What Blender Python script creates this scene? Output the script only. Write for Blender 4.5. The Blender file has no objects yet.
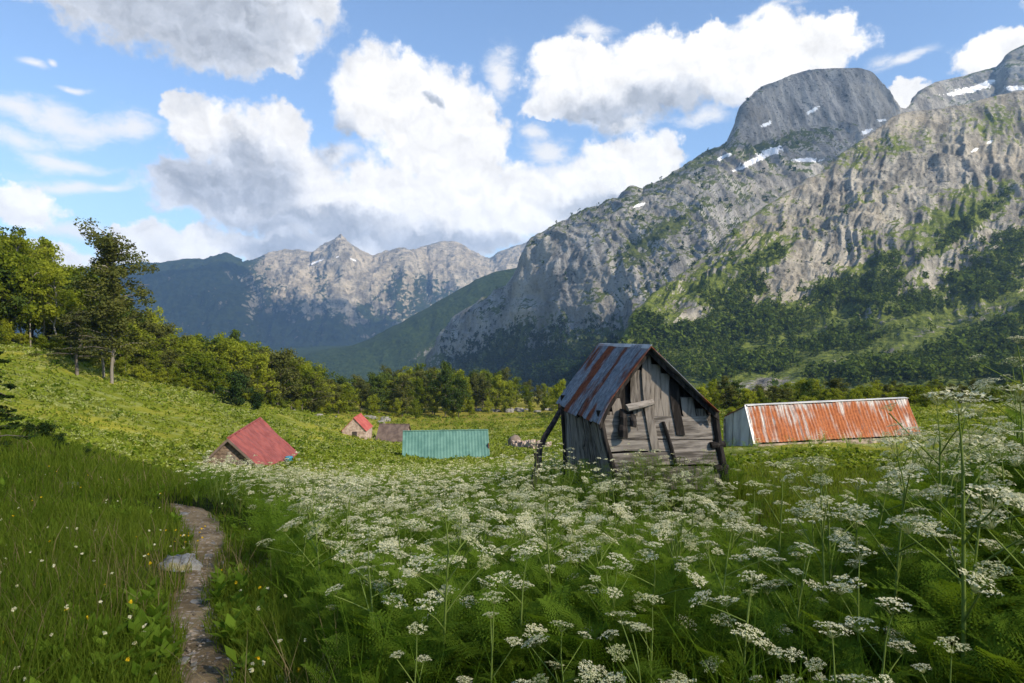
import bpy, math, random
import numpy as np
from mathutils import Vector

# ------------------------------------------------------------------ camera, sky, sun, exposure
scene = bpy.context.scene
C = scene.collection
F, H0, EYE = 683.0, 335.0, 1.7
PITCH = math.atan((341.5 - H0) / F)
SUN = Vector((0.64, -0.48, 0.60)).normalized()          # direction towards the sun
SUN_EL = math.asin(SUN.z)
SUN_AZ = math.atan2(SUN.x, SUN.y)                       # clockwise from +Y
SUN_STRENGTH, SKY_STRENGTH, EXPOSURE = 4.4, 0.125, 0.90
HAZE_DENSITY = 0.000105

cam_data = bpy.data.cameras.new("camera")
cam_data.sensor_width = 36.0
cam_data.lens = F / 1024 * 36.0
cam_data.clip_start, cam_data.clip_end = 0.05, 30000
cam = bpy.data.objects.new("camera", cam_data)
C.objects.link(cam)
cam.location = (0, 0, EYE)
cam.rotation_euler = (math.pi / 2 - PITCH, 0, 0)
scene.camera = cam

sun_data = bpy.data.lights.new("sun", 'SUN')
sun_data.energy = SUN_STRENGTH
sun_data.angle = math.radians(0.5)
sun_data.color = (1.0, 0.88, 0.70)
sun = bpy.data.objects.new("sun", sun_data)
C.objects.link(sun)
sun.location = (0, 0, 50)
sun.rotation_euler = (-SUN).to_track_quat('-Z', 'Y').to_euler()

vs = scene.view_settings
vs.view_transform, vs.look = 'Standard', 'None'
vs.exposure, vs.gamma, vs.use_curve_mapping = EXPOSURE, 1.0, False
cy = scene.cycles
cy.max_bounces, cy.diffuse_bounces, cy.glossy_bounces = 5, 3, 2
cy.transmission_bounces, cy.transparent_max_bounces, cy.volume_bounces = 3, 8, 0
cy.use_denoising = True
cy.use_adaptive_sampling = True
cy.adaptive_threshold = 0.015
cy.caustics_reflective = cy.caustics_refractive = False


class NT:
    """short hand for building node trees"""
    def __init__(self, tree):
        self.t = tree
        tree.nodes.clear()

    def n(self, typ, **kw):
        nd = self.t.nodes.new(typ)
        for k, v in kw.items():
            setattr(nd, k, v)
        return nd

    def link(self, a, b):
        self.t.links.new(a, b)

    def _in(self, sock, v):
        if v is None:
            return
        if isinstance(v, bpy.types.NodeSocket):
            self.t.links.new(v, sock)
        else:
            sock.default_value = v

    def math(self, op, a, b=None, c=None, clamp=False):
        nd = self.n('ShaderNodeMath', operation=op, use_clamp=clamp)
        for s, v in zip(nd.inputs, (a, b, c)):
            self._in(s, v)
        return nd.outputs[0]

    def vmath(self, op, a, b=None, c=None, scale=None):
        nd = self.n('ShaderNodeVectorMath', operation=op)
        for s, v in zip(nd.inputs[:3], (a, b, c)):
            self._in(s, v)
        if scale is not None:
            self._in(nd.inputs['Scale'], scale)
        return nd.outputs['Value'] if op in ('LENGTH', 'DOT_PRODUCT', 'DISTANCE') else nd.outputs['Vector']

    def mix(self, fac, a, b):
        nd = self.n('ShaderNodeMix', data_type='RGBA')
        self._in(nd.inputs[0], fac)
        self._in(nd.inputs[6], a if isinstance(a, bpy.types.NodeSocket) else (*a, 1))
        self._in(nd.inputs[7], b if isinstance(b, bpy.types.NodeSocket) else (*b, 1))
        return nd.outputs[2]

    def noise(self, vec, scale, detail=4, rough=0.55, dist=0.0):
        nd = self.n('ShaderNodeTexNoise')
        self._in(nd.inputs['Vector'], vec)
        nd.inputs['Scale'].default_value = scale
        nd.inputs['Detail'].default_value = detail
        nd.inputs['Roughness'].default_value = rough
        nd.inputs['Distortion'].default_value = dist
        return nd

    def ramp(self, fac, lo, hi, smooth=True):
        nd = self.n('ShaderNodeMapRange', interpolation_type='SMOOTHSTEP' if smooth else 'LINEAR')
        self._in(nd.inputs[0], fac)
        nd.inputs[1].default_value, nd.inputs[2].default_value = lo, hi
        return nd.outputs[0]

    def attr(self, name, vec=False):
        nd = self.n('ShaderNodeAttribute', attribute_name=name)
        return nd.outputs['Vector'] if vec else nd.outputs['Fac']


def azel(px, py):
    u, v = (px - 512) / F, (341.5 - py) / F
    y = math.cos(PITCH) + v * math.sin(PITCH)
    z = v * math.cos(PITCH) - math.sin(PITCH)
    return math.atan2(u, y), math.atan2(z, math.hypot(u, y))


world = bpy.data.worlds.new("World")
scene.world = world
world.use_nodes = True


def build_sky():
    w = NT(world.node_tree)
    out = w.n('ShaderNodeOutputWorld')
    bg = w.n('ShaderNodeBackground')
    bg.inputs['Strength'].default_value = SKY_STRENGTH
    w.link(bg.outputs[0], out.inputs['Surface'])
    sky = w.n('ShaderNodeTexSky', sky_type='NISHITA', sun_disc=False)
    sky.sun_elevation, sky.sun_rotation = SUN_EL, SUN_AZ
    sky.altitude, sky.air_density, sky.dust_density, sky.ozone_density = 1200, 1.0, 0.6, 2.2
    # direction -> azimuth, elevation
    tc = w.n('ShaderNodeTexCoord')
    sep = w.n('ShaderNodeSeparateXYZ')
    w.link(tc.outputs['Generated'], sep.inputs[0])
    az = w.math('ARCTAN2', sep.outputs[0], sep.outputs[1])
    el = w.math('ARCSINE', sep.outputs[2])
    cmb = w.n('ShaderNodeCombineXYZ')
    w.link(az, cmb.inputs[0]); w.link(el, cmb.inputs[1])
    p = cmb.outputs[0]
    # ragged outlines: two scales of distortion before the cloud bodies are measured
    d1 = w.noise(p, 9, 2, 0.5).outputs['Color']
    d2 = w.noise(p, 30, 6, 0.62).outputs['Color']
    v1 = w.vmath('SCALE', w.vmath('SUBTRACT', d1, (.5, .5, .5)), scale=0.055)
    v2 = w.vmath('SCALE', w.vmath('SUBTRACT', d2, (.5, .5, .5)), scale=0.05)
    pd = w.vmath('ADD', w.vmath('ADD', p, v1), v2)
    pg = w.vmath('ADD', p, v1)

    def bodies(blobs, vec, k=0.35):
        cur = None
        for (cx, cy_, rx, ry) in blobs:
            a, e = azel(cx, cy_)
            ca = math.cos(a)
            ix, iy = F / (rx * ca * ca), F / (ry * ca)
            l = w.vmath('LENGTH', w.vmath('MULTIPLY_ADD', vec, (ix, iy, 0), (-a * ix, -e * iy, 0)))
            cur = l if cur is None else w.math('SMOOTH_MIN', cur, l, k)
        return w.math('SUBTRACT', 1.0, cur)
    dense = [(190, 0, 160, 52), (110, -15, 120, 40), (235, 45, 62, 34), (275, 66, 34, 14), (305, 0, 42, 22), (262, 30, 60, 30),
             (385, 88, 58, 44), (432, 122, 74, 58), (462, 150, 46, 62), (480, 120, 22, 34), (362, 108, 32, 30),
             (205, 128, 36, 34), (178, 104, 20, 16), (264, 158, 62, 50), (222, 190, 88, 34), (296, 188, 70, 48),
             (420, 205, 130, 46), (522, 203, 80, 36), (582, 192, 42, 18), (322, 208, 95, 34), (285, 125, 26, 22),
             (150, 247, 48, 24), (198, 246, 46, 22), (122, 236, 16, 14), (190, 234, 18, 12), (282, 246, 64, 22), (340, 247, 60, 18), (450, 240, 95, 22),
             (40, 258, 70, 22), (600, 86, 78, 34), (660, 72, 82, 40), (735, 62, 80, 44), (808, 50, 66, 26), (575, 62, 48, 24), (695, 32, 26, 14),
             (548, 108, 26, 10), (630, 164, 54, 36), (664, 164, 20, 34), (594, 188, 56, 26), (912, 97, 26, 13), (985, 58, 38, 22), (1012, 46, 30, 14),
             (18, 200, 46, 22), (700, -190, 300, 90), (1150, -60, 160, 60), (-150, 120, 120, 40)]
    thin = [(60, 118, 88, 26), (20, 106, 56, 16), (132, 122, 42, 20), (60, 160, 78, 10), (75, 182, 74, 9), (15, 140, 60, 20), (115, 186, 30, 7),
            (32, 58, 20, 6), (545, 150, 30, 20), (536, 132, 22, 14), (590, 30, 34, 10), (560, 170, 60, 20), (50, 57, 9, 5), (70, 82, 26, 4), (620, 118, 60, 12),
            (700, 120, 40, 10), (500, 70, 22, 30), (70, 228, 70, 14), (905, 60, 40, 8), (340, 150, 30, 14), (760, 12, 60, 6)]
    fb = w.noise(p, 26, 9, 0.6)
    fbm = w.math('SUBTRACT', fb.outputs['Fac'], 0.5)
    cover = bodies(dense, pd)
    dd = w.math('MULTIPLY_ADD', fbm, 1.0, cover)
    a_dense = w.ramp(dd, -0.06, 0.26)
    st = w.vmath('MULTIPLY', p, (1.0, 2.2, 1.0))
    fb2 = w.noise(w.vmath('ADD', st, v2), 20, 10, 0.7)
    dt = w.math('MULTIPLY_ADD', w.math('SUBTRACT', fb2.outputs['Fac'], 0.5), 1.7, bodies(thin, pg))
    a_thin = w.math('MULTIPLY', w.ramp(dt, 0.0, 0.95), 0.92)
    # shaded grey undersides and sunlit billow relief, both painted into the sky colour
    grey = [(170, -10, 210, 95), (230, 45, 80, 44), (205, 186, 92, 40), (262, 182, 60, 42), (240, 150, 34, 24), (282, 248, 60, 22), (450, 246, 110, 18), (345, 236, 60, 16),
            (640, 108, 110, 24), (600, 112, 60, 16), (436, 98, 12, 6), (600, 206, 60, 14), (300, 222, 120, 16), (340, 140, 26, 30)]
    gd = w.math('MULTIPLY_ADD', fbm, 0.6, bodies(grey, pd, 0.5))
    gsh = w.ramp(gd, -0.25, 0.75)
    q = w.vmath('ADD', pd, (0.006, 0.010, 0.0))
    b0 = w.noise(pd, 20, 5, 0.5).outputs['Fac']
    b1 = w.noise(q, 20, 5, 0.5).outputs['Fac']
    rel = w.math('MULTIPLY', w.math('SUBTRACT', b0, b1), 1.5)
    lum = w.math('ADD', w.math('MULTIPLY_ADD', gsh, -0.52, 1.05), w.math('MULTIPLY', rel, 0.6), clamp=False)
    lum = w.math('MAXIMUM', lum, 0.25)
    low = w.math('MULTIPLY_ADD', w.ramp(el, 0.30, 0.04), 0.35, 1.0)  # brightness raised towards the horizon to offset dimming by the haze
    lum = w.math('MULTIPLY', lum, low)
    tint = w.mix(gsh, (1.0, 0.965, 0.92), (0.93, 0.97, 1.06))
    ccol = w.vmath('SCALE', tint, scale=w.math('MULTIPLY', lum, 5.2))
    tcol = w.vmath('SCALE', (1.0, 0.97, 0.93), scale=w.math('MULTIPLY', low, 5.1))
    c0 = w.mix(a_thin, w.vmath('SCALE', sky.outputs[0], scale=1.0), tcol)
    c1 = w.mix(a_dense, c0, ccol)
    w.link(c1, bg.inputs['Color'])


build_sky()

# ------------------------------------------------------------------ helpers
rng = np.random.default_rng(11)
random.seed(11)
_perm = np.random.default_rng(3).permutation(256)
_perm = np.concatenate([_perm, _perm])
_vals = np.random.default_rng(4).uniform(-1, 1, 256)


def vnoise(x, y, z):
    x, y, z = np.broadcast_arrays(np.asarray(x, float), np.asarray(y, float), np.asarray(z, float))
    xi, yi, zi = np.floor(x).astype(int), np.floor(y).astype(int), np.floor(z).astype(int)
    fx, fy, fz = x - xi, y - yi, z - zi
    fx, fy, fz = [f * f * f * (f * (f * 6 - 15) + 10) for f in (fx, fy, fz)]

    def h(i, j, k):
        return _vals[_perm[_perm[_perm[(xi + i) & 255] + ((yi + j) & 255)] + ((zi + k) & 255)]]
    x00 = h(0, 0, 0) * (1 - fx) + h(1, 0, 0) * fx
    x10 = h(0, 1, 0) * (1 - fx) + h(1, 1, 0) * fx
    x01 = h(0, 0, 1) * (1 - fx) + h(1, 0, 1) * fx
    x11 = h(0, 1, 1) * (1 - fx) + h(1, 1, 1) * fx
    return (x00 * (1 - fy) + x10 * fy) * (1 - fz) + (x01 * (1 - fy) + x11 * fy) * fz


def fbm(x, y, z, oct=5, gain=0.5, ridged=False):
    s, a, f, tot = 0, 1.0, 1.0, 0
    for i in range(oct):
        n = vnoise(x * f + i * 17.3, y * f + i * 5.1, z * f + i * 9.7)
        if ridged:
            n = 1 - 2 * np.abs(n)
        s, tot = s + a * n, tot + a
        a, f = a * gain, f * 2.03
    return s / tot


def ray(px, py):
    u, v = (np.asarray(px, float) - 512) / F, (341.5 - np.asarray(py, float)) / F
    yy = math.cos(PITCH) + v * math.sin(PITCH)
    zz = v * math.cos(PITCH) - math.sin(PITCH)
    return u / yy, zz / yy


def P(px, py, D):
    a, b = ray(px, py)
    return np.array([a * D, D, EYE + b * D]) if np.isscalar(D) else np.stack([a * D, D, EYE + b * D], -1)


def proj(x, y, z):
    zz = z - EYE
    dep = np.maximum(y * math.cos(PITCH) - zz * math.sin(PITCH), 1e-3)
    up = y * math.sin(PITCH) + zz * math.cos(PITCH)
    return 512 + F * x / dep, 341.5 - F * up / dep


def mesh_np(name, V, faces, mat=None, parent=None, attrs=None, smooth=False, link=True):
    """faces: list of (n,k) int arrays"""
    V = np.asarray(V, np.float32).reshape(-1, 3)
    faces = [np.asarray(f, np.int32) for f in faces if len(f)]
    me = bpy.data.meshes.new(name)
    me.vertices.add(len(V))
    me.vertices.foreach_set('co', V.ravel())
    loops = np.concatenate([f.ravel() for f in faces])
    sizes = np.concatenate([np.full(len(f), f.shape[1], np.int32) for f in faces])
    starts = np.concatenate([[0], np.cumsum(sizes)[:-1]]).astype(np.int32)
    me.loops.add(len(loops))
    me.loops.foreach_set('vertex_index', loops)
    me.polygons.add(len(sizes))
    me.polygons.foreach_set('loop_start', starts)
    me.polygons.foreach_set('loop_total', sizes)
    me.polygons.foreach_set('use_smooth', np.full(len(sizes), smooth, bool))
    me.update(calc_edges=True)
    for k, a in (attrs or {}).items():
        a = np.asarray(a, np.float32)
        at = me.attributes.new(k, 'FLOAT' if a.ndim == 1 else 'FLOAT_VECTOR', 'POINT')
        at.data.foreach_set('value' if a.ndim == 1 else 'vector', a.ravel())
    if mat:
        me.materials.append(mat)
    o = bpy.data.objects.new(name, me)
    if link:
        C.objects.link(o)
    if parent:
        o.parent = parent
    return o


class MB:
    """collects shapes into one mesh"""
    def __init__(self):
        self.V, self.F, self.n, self.A = [], {}, 0, []

    def add(self, V, F_, tint=0.5):
        V = np.asarray(V, float).reshape(-1, 3)
        for f in (F_ if isinstance(F_, list) else [F_]):
            f = np.asarray(f, int)
            self.F.setdefault(f.shape[1], []).append(f + self.n)
        self.V.append(V)
        self.A.append(np.broadcast_to(np.asarray(tint, float), (len(V),)))
        self.n += len(V)
        return self

    def bar(self, p0, p1, w, t, seg=3, jit=0.0, tint=0.5):
        """a board from p0 to p1 with half width vector w and half thickness vector t"""
        p0, p1, w, t = [np.asarray(v, float) for v in (p0, p1, w, t)]
        V = []
        for i in range(seg + 1):
            c = p0 + (p1 - p0) * i / seg
            j = lambda: rng.normal(0, jit, 3) if jit else 0
            k = 1 + (rng.normal(0, jit * 4) if jit else 0)
            V += [c - w * k - t + j(), c + w * k - t + j(), c + w * k + t + j(), c - w * k + t + j()]
        Fq = []
        for i in range(seg):
            for a in range(4):
                b = (a + 1) % 4
                Fq.append([i * 4 + a, i * 4 + b, i * 4 + 4 + b, i * 4 + 4 + a])
        Fq += [[3, 2, 1, 0], [seg * 4, seg * 4 + 1, seg * 4 + 2, seg * 4 + 3]]
        return self.add(V, np.array(Fq), tint)

    def tube(self, pts, rad, n=6, tint=0.5):
        pts = np.asarray(pts, float)
        rad = np.broadcast_to(np.asarray(rad, float), (len(pts),))
        V = []
        for i, c in enumerate(pts):
            d = pts[min(i + 1, len(pts) - 1)] - pts[max(i - 1, 0)]
            d = d / (np.linalg.norm(d) + 1e-9)
            a = np.cross(d, [0.31, 0.95, 0.1] if abs(d[2]) > 0.8 else [0, 0, 1])
            a /= np.linalg.norm(a) + 1e-9
            b = np.cross(d, a)
            th = np.arange(n) * 2 * math.pi / n
            V.append(c + rad[i] * (np.cos(th)[:, None] * a + np.sin(th)[:, None] * b))
        V = np.concatenate(V)
        m = len(pts)
        i, k = np.meshgrid(np.arange(m - 1), np.arange(n), indexing='ij')
        k2 = (k + 1) % n
        Fq = np.stack([i * n + k, i * n + k2, i * n + n + k2, i * n + n + k], -1).reshape(-1, 4)
        self.add(V, Fq, tint)
        if rad[-1] > 0.004:
            self.add([pts[-1] + (V[-n:] - pts[-1])[q] for q in range(n)], np.arange(n)[None, :], tint)
            self.add([V[q] for q in range(n)], np.arange(n)[None, ::-1], tint)
        return self

    def build(self, name, mat, parent=None, smooth=False, warp=None, link=True):
        V = np.concatenate(self.V)
        if warp:
            V = warp(V)
        return mesh_np(name, V, [np.concatenate(v) for v in self.F.values()], mat, parent,
                       {'tint': np.concatenate(self.A)}, smooth, link)


def tag(o, label=None, cat=None, group=None, kind=None):
    for k, v in (('label', label), ('category', cat), ('group', group), ('kind', kind)):
        if v:
            o[k] = v
    return o


def empty(name, loc, rz=0.0):
    o = bpy.data.objects.new(name, None)
    C.objects.link(o)
    o.location = [float(v) for v in loc]
    o.rotation_euler = (0, 0, rz)
    o.empty_display_size = 0.2
    return o


def copy_tree(root):
    r = root.copy()
    C.objects.link(r)
    for ch in root.children:
        c = ch.copy()
        C.objects.link(c)
        c.parent = r
        for g in ch.children:
            d = g.copy()
            C.objects.link(d)
            d.parent = c
    return r


# ------------------------------------------------------------------ materials
def new_mat(name):
    m = bpy.data.materials.new(name)
    m.use_nodes = True
    w = NT(m.node_tree)
    out = w.n('ShaderNodeOutputMaterial')
    return m, w, out


def principled(w, out, col, rough=0.8, metal=0.0, bump=None, bump_d=0.02, bump_s=0.6, spec=0.3):
    b = w.n('ShaderNodeBsdfPrincipled')
    w._in(b.inputs['Base Color'], col if isinstance(col, bpy.types.NodeSocket) else (*col, 1))
    w._in(b.inputs['Roughness'], rough)
    w._in(b.inputs['Metallic'], metal)
    b.inputs['Specular IOR Level'].default_value = spec
    if bump is not None:
        bn = w.n('ShaderNodeBump')
        bn.inputs['Strength'].default_value = bump_s
        bn.inputs['Distance'].default_value = bump_d
        w.link(bump, bn.inputs['Height'])
        w.link(bn.outputs[0], b.inputs['Normal'])
    w.link(b.outputs[0], out.inputs['Surface'])
    return b


def leaf_mat(name, dark, light, trans=0.3, random_shift=0.5, tcol=None):
    m, w, out = new_mat(name)
    t = w.attr('tint')
    oi = w.n('ShaderNodeObjectInfo')
    f = w.math('ADD', t, w.math('MULTIPLY', w.math('SUBTRACT', oi.outputs['Random'], 0.5), random_shift), clamp=True)
    col = w.mix(f, dark, light)
    d = w.n('ShaderNodeBsdfDiffuse'); w.link(col, d.inputs[0])
    tr = w.n('ShaderNodeBsdfTranslucent')
    tc = w.vmath('MULTIPLY', col, tcol or (1.5, 1.4, 0.6))
    w.link(tc, tr.inputs[0])
    mx = w.n('ShaderNodeMixShader')
    mx.inputs[0].default_value = trans
    w.link(d.outputs[0], mx.inputs[1]); w.link(tr.outputs[0], mx.inputs[2])
    w.link(mx.outputs[0], out.inputs['Surface'])
    return m


def plain_mat(name, col, col2, scale=3.0, stretch=(1, 1, 1), rough=0.85, bump_d=0.01, metal=0.0, detail=6, lo=0.35, hi=0.65):
    m, w, out = new_mat(name)
    tc = w.n('ShaderNodeTexCoord').outputs['Object']
    n = w.noise(w.vmath('MULTIPLY', tc, stretch), scale, detail, 0.6)
    t = w.attr('tint')
    f = w.ramp(w.math('ADD', n.outputs['Fac'], w.math('MULTIPLY_ADD', t, 0.4, -0.2)), lo, hi)
    principled(w, out, w.mix(f, col, col2), rough, metal, n.outputs['Fac'], bump_d)
    return m


M = {}
M['leaf'] = leaf_mat('broad_leaves', (0.070, 0.108, 0.010), (0.265, 0.295, 0.032), 0.48, 0.8)
M['leaf_dark'] = leaf_mat('dark_needles', (0.010, 0.024, 0.008), (0.035, 0.060, 0.016), 0.12)
M['leaf_olive'] = leaf_mat('olive_needles', (0.030, 0.040, 0.012), (0.085, 0.090, 0.030), 0.2)
M['wood_far'] = leaf_mat('far_wood_leaves', (0.012, 0.028, 0.007), (0.085, 0.120, 0.018), 0.25)
M['grass'] = leaf_mat('grass_blades', (0.046, 0.092, 0.007), (0.185, 0.230, 0.030), 0.40, 0.0)
M['frond'] = leaf_mat('feathery_leaves', (0.058, 0.112, 0.010), (0.165, 0.255, 0.028), 0.42, 0.2)
M['stem'] = leaf_mat('green_stems', (0.095, 0.150, 0.025), (0.240, 0.300, 0.070), 0.1, 0.2)
M['petal'] = leaf_mat('white_florets', (0.36, 0.38, 0.14), (0.78, 0.73, 0.48), 0.25, 0.1, (1.0, 1.0, 0.85))
M['petal_yellow'] = leaf_mat('yellow_petals', (0.50, 0.32, 0.01), (0.75, 0.50, 0.02), 0.2, 0.1, (1, 1, 1))
M['bark'] = plain_mat('bark', (0.055, 0.045, 0.035), (0.16, 0.14, 0.115), 6, (1, 1, 0.25), 0.9, 0.03)
M['bark_pale'] = plain_mat('pale_bark', (0.13, 0.115, 0.095), (0.34, 0.31, 0.27), 3, (1, 1, 0.3), 0.9, 0.02)
M['plank_h'] = plain_mat('weathered_planks', (0.095, 0.080, 0.066), (0.37, 0.325, 0.275), 9, (0.25, 2.5, 2.5), 0.9, 0.02, lo=0.32, hi=0.68)
M['plank_v'] = plain_mat('weathered_boards', (0.080, 0.066, 0.052), (0.33, 0.285, 0.235), 9, (2.5, 2.5, 0.25), 0.9, 0.02, lo=0.32, hi=0.68)
M['plank_dark'] = plain_mat('dark_old_wood', (0.018, 0.015, 0.013), (0.075, 0.062, 0.052), 8, (2, 2, 0.4), 0.95, 0.02)
M['stone_wall'] = plain_mat('stone_wall', (0.16, 0.125, 0.10), (0.38, 0.32, 0.27), 3, (1, 1, 1.5), 0.9, 0.05)
M['barn_wall'] = plain_mat('old_barn_wall', (0.075, 0.052, 0.038), (0.23, 0.17, 0.125), 4, (1, 1, 1.5), 0.9, 0.05)
M['pink_wall'] = plain_mat('pinkish_wall', (0.24, 0.17, 0.14), (0.46, 0.37, 0.31), 1.6, (1, 1, 1.5), 0.9, 0.05)
M['red_roof'] = plain_mat('faded_red_roof', (0.165, 0.036, 0.030), (0.25, 0.062, 0.050), 1.3, (1, 1, 1), 0.6, 0.005)
M['red_roof_b'] = plain_mat('bright_red_roof', (0.28, 0.050, 0.040), (0.40, 0.095, 0.075), 1.0, (1, 1, 1), 0.6, 0.005)
M['brown_roof'] = plain_mat('brown_roof', (0.078, 0.056, 0.046), (0.145, 0.108, 0.088), 1.0, (1, 1, 1), 0.7, 0.005)
M['teal_roof'] = plain_mat('teal_roof', (0.055, 0.138, 0.115), (0.095, 0.198, 0.165), 0.8, (1, 1, 1), 0.5, 0.004)
M['zinc'] = plain_mat('grey_zinc', (0.25, 0.255, 0.26), (0.50, 0.50, 0.49), 1.5, (1, 1, 0.3), 0.55, 0.005, 0.25)
M['cloth_blue'] = plain_mat('blue_barrel', (0.02, 0.14, 0.22), (0.03, 0.20, 0.30), 2, rough=0.5)


def rock_mat(name, dark, light, lichen=0.0, scale=1.0):
    m, w, out = new_mat(name)
    tc = w.n('ShaderNodeTexCoord').outputs['Object']
    n = w.noise(tc, 2.2 * scale, 9, 0.62)
    n2 = w.noise(tc, 11 * scale, 5, 0.6)
    col = w.mix(w.ramp(n.outputs['Fac'], 0.33, 0.66), dark, light)
    col = w.mix(w.ramp(n2.outputs['Fac'], 0.58, 0.72), col, tuple(v * 0.35 for v in dark))
    if lichen:
        l = w.noise(tc, 5, 4, 0.6)
        col = w.mix(w.math('MULTIPLY', w.ramp(l.outputs['Fac'], 0.56, 0.64), lichen), col, (0.34, 0.27, 0.03))
    h = w.math('ADD', n.outputs['Fac'], w.math('MULTIPLY', n2.outputs['Fac'], 0.4))
    principled(w, out, col, 0.9, 0, h, 0.08 / scale)
    return m


M['limestone'] = rock_mat('limestone', (0.09, 0.086, 0.076), (0.26, 0.25, 0.225))
M['lichen_rock'] = rock_mat('lichen_rock', (0.10, 0.10, 0.095), (0.28, 0.28, 0.265), 0.55, 3.0)


def metal_roof_mat(name, base, base2, rust, rust2, amount, streak=(9.0, 0.9), edge=0.0, soft=.09):
    """corrugated sheet: 'st' holds metres along the ridge and down the slope"""
    m, w, out = new_mat(name)
    st = w.attr('st', True)
    sep = w.n('ShaderNodeSeparateXYZ'); w.link(st, sep.inputs[0])
    a = w.noise(w.vmath('MULTIPLY', st, (streak[0], streak[1], 1)), 1.0, 7, 0.6)
    b = w.noise(st, 0.9, 3, 0.5)
    f = w.math('ADD', w.math('MULTIPLY', a.outputs['Fac'], 0.62), w.math('MULTIPLY', b.outputs['Fac'], 0.38))
    if edge:
        f = w.math('ADD', f, w.math('MULTIPLY', w.math('SUBTRACT', w.ramp(sep.outputs[1], 0.0, 1.4), 0.5), edge))
    mask = w.ramp(f, 0.60 - amount, 0.60 - amount + soft)
    fine = w.noise(w.vmath('MULTIPLY', st, (3, 2.0, 1)), 5, 8, 0.65)
    g = w.mix(w.ramp(fine.outputs['Fac'], 0.3, 0.7), base, base2)
    r = w.mix(w.ramp(fine.outputs['Fac'], 0.35, 0.65), rust, rust2)
    rough = w.math('MULTIPLY_ADD', mask, 0.32, 0.5)
    metal = w.math('MULTIPLY_ADD', mask, -0.3, 0.3)
    principled(w, out, w.mix(mask, g, r), rough, metal, fine.outputs['Fac'], 0.004)
    return m


BL, BL2, RU, RU2 = (0.125, 0.13, 0.135), (0.29, 0.295, 0.30), (0.11, 0.030, 0.014), (0.26, 0.070, 0.022)
M['sheet_a'] = metal_roof_mat('sheet_grey', BL, BL2, RU, RU2, 0.10, (4, 0.9))
M['sheet_b'] = metal_roof_mat('sheet_half_rusty', BL, BL2, RU, RU2, 0.135, (3.5, 0.9))
M['sheet_c'] = metal_roof_mat('sheet_rusty', BL, BL2, (0.13, 0.032, 0.014), (0.28, 0.075, 0.024), 0.20, (3.2, 1.1))
M['orange_roof'] = metal_roof_mat('orange_rust_roof', (0.22, 0.215, 0.21), (0.36, 0.345, 0.33), (0.19, 0.052, 0.017), (0.33, 0.110, 0.034), 0.135, (6.5, 0.35), 0.22, .17)


def ground_mat():
    m, w, out = new_mat('meadow')
    geo = w.n('ShaderNodeNewGeometry').outputs['Position']
    n1 = w.noise(geo, 0.055, 6, 0.6)
    n2 = w.noise(geo, 0.35, 6, 0.65)
    n3 = w.noise(geo, 4.0, 4, 0.6)
    far = w.attr('far')
    soil = w.mix(w.ramp(n3.outputs['Fac'], 0.35, 0.7), (0.016, 0.024, 0.006), (0.045, 0.058, 0.012))
    g = w.mix(w.ramp(n1.outputs['Fac'], 0.35, 0.65), (0.125, 0.155, 0.014), (0.275, 0.265, 0.034))
    pale = w.math('MULTIPLY', w.ramp(n2.outputs['Fac'], 0.46, 0.64), w.attr('pale'))
    g = w.mix(w.math('MULTIPLY', pale, 0.75), g, (0.27, 0.30, 0.12))
    drk = w.ramp(w.noise(geo, 0.6, 7, 0.7).outputs['Fac'], 0.55, 0.70)
    g = w.mix(w.math('MULTIPLY', drk, 0.7), g, (0.030, 0.055, 0.008))
    gold = w.attr('gold')
    g = w.mix(w.math('MULTIPLY', gold, w.ramp(n2.outputs['Fac'], 0.3, 0.6)), g, (0.21, 0.185, 0.035))
    col = w.mix(far, soil, g)
    hh = w.math('ADD', n2.outputs['Fac'], w.math('MULTIPLY', w.noise(geo, 1.7, 6, 0.7).outputs['Fac'], 0.9))
    principled(w, out, col, 0.95, 0, hh, 0.45, 0.9, 0.05)
    return m


M['ground'] = ground_mat()


def path_mat():
    m, w, out = new_mat('trodden_earth')
    geo = w.n('ShaderNodeNewGeometry').outputs['Position']
    n1 = w.noise(geo, 3.0, 6, 0.65)
    n2 = w.noise(geo, 28.0, 5, 0.7)
    vo = w.n('ShaderNodeTexVoronoi'); vo.inputs['Scale'].default_value = 34; w.link(geo, vo.inputs['Vector'])
    col = w.mix(w.ramp(n1.outputs['Fac'], 0.35, 0.65), (0.118, 0.086, 0.046), (0.255, 0.192, 0.112))
    col = w.mix(w.ramp(n2.outputs['Fac'], 0.56, 0.70), col, (0.31, 0.27, 0.215))
    col = w.mix(w.math('MULTIPLY', w.ramp(vo.outputs['Color'], 0.80, 0.86), 0.7), col, (0.34, 0.31, 0.28))
    h = w.math('ADD', w.math('MULTIPLY', n1.outputs['Fac'], 1.2), w.math('MULTIPLY', n2.outputs['Fac'], 0.5))
    principled(w, out, col, 0.95, 0, h, 0.05, 0.8, 0.1)
    return m


M['path'] = path_mat()


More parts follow.
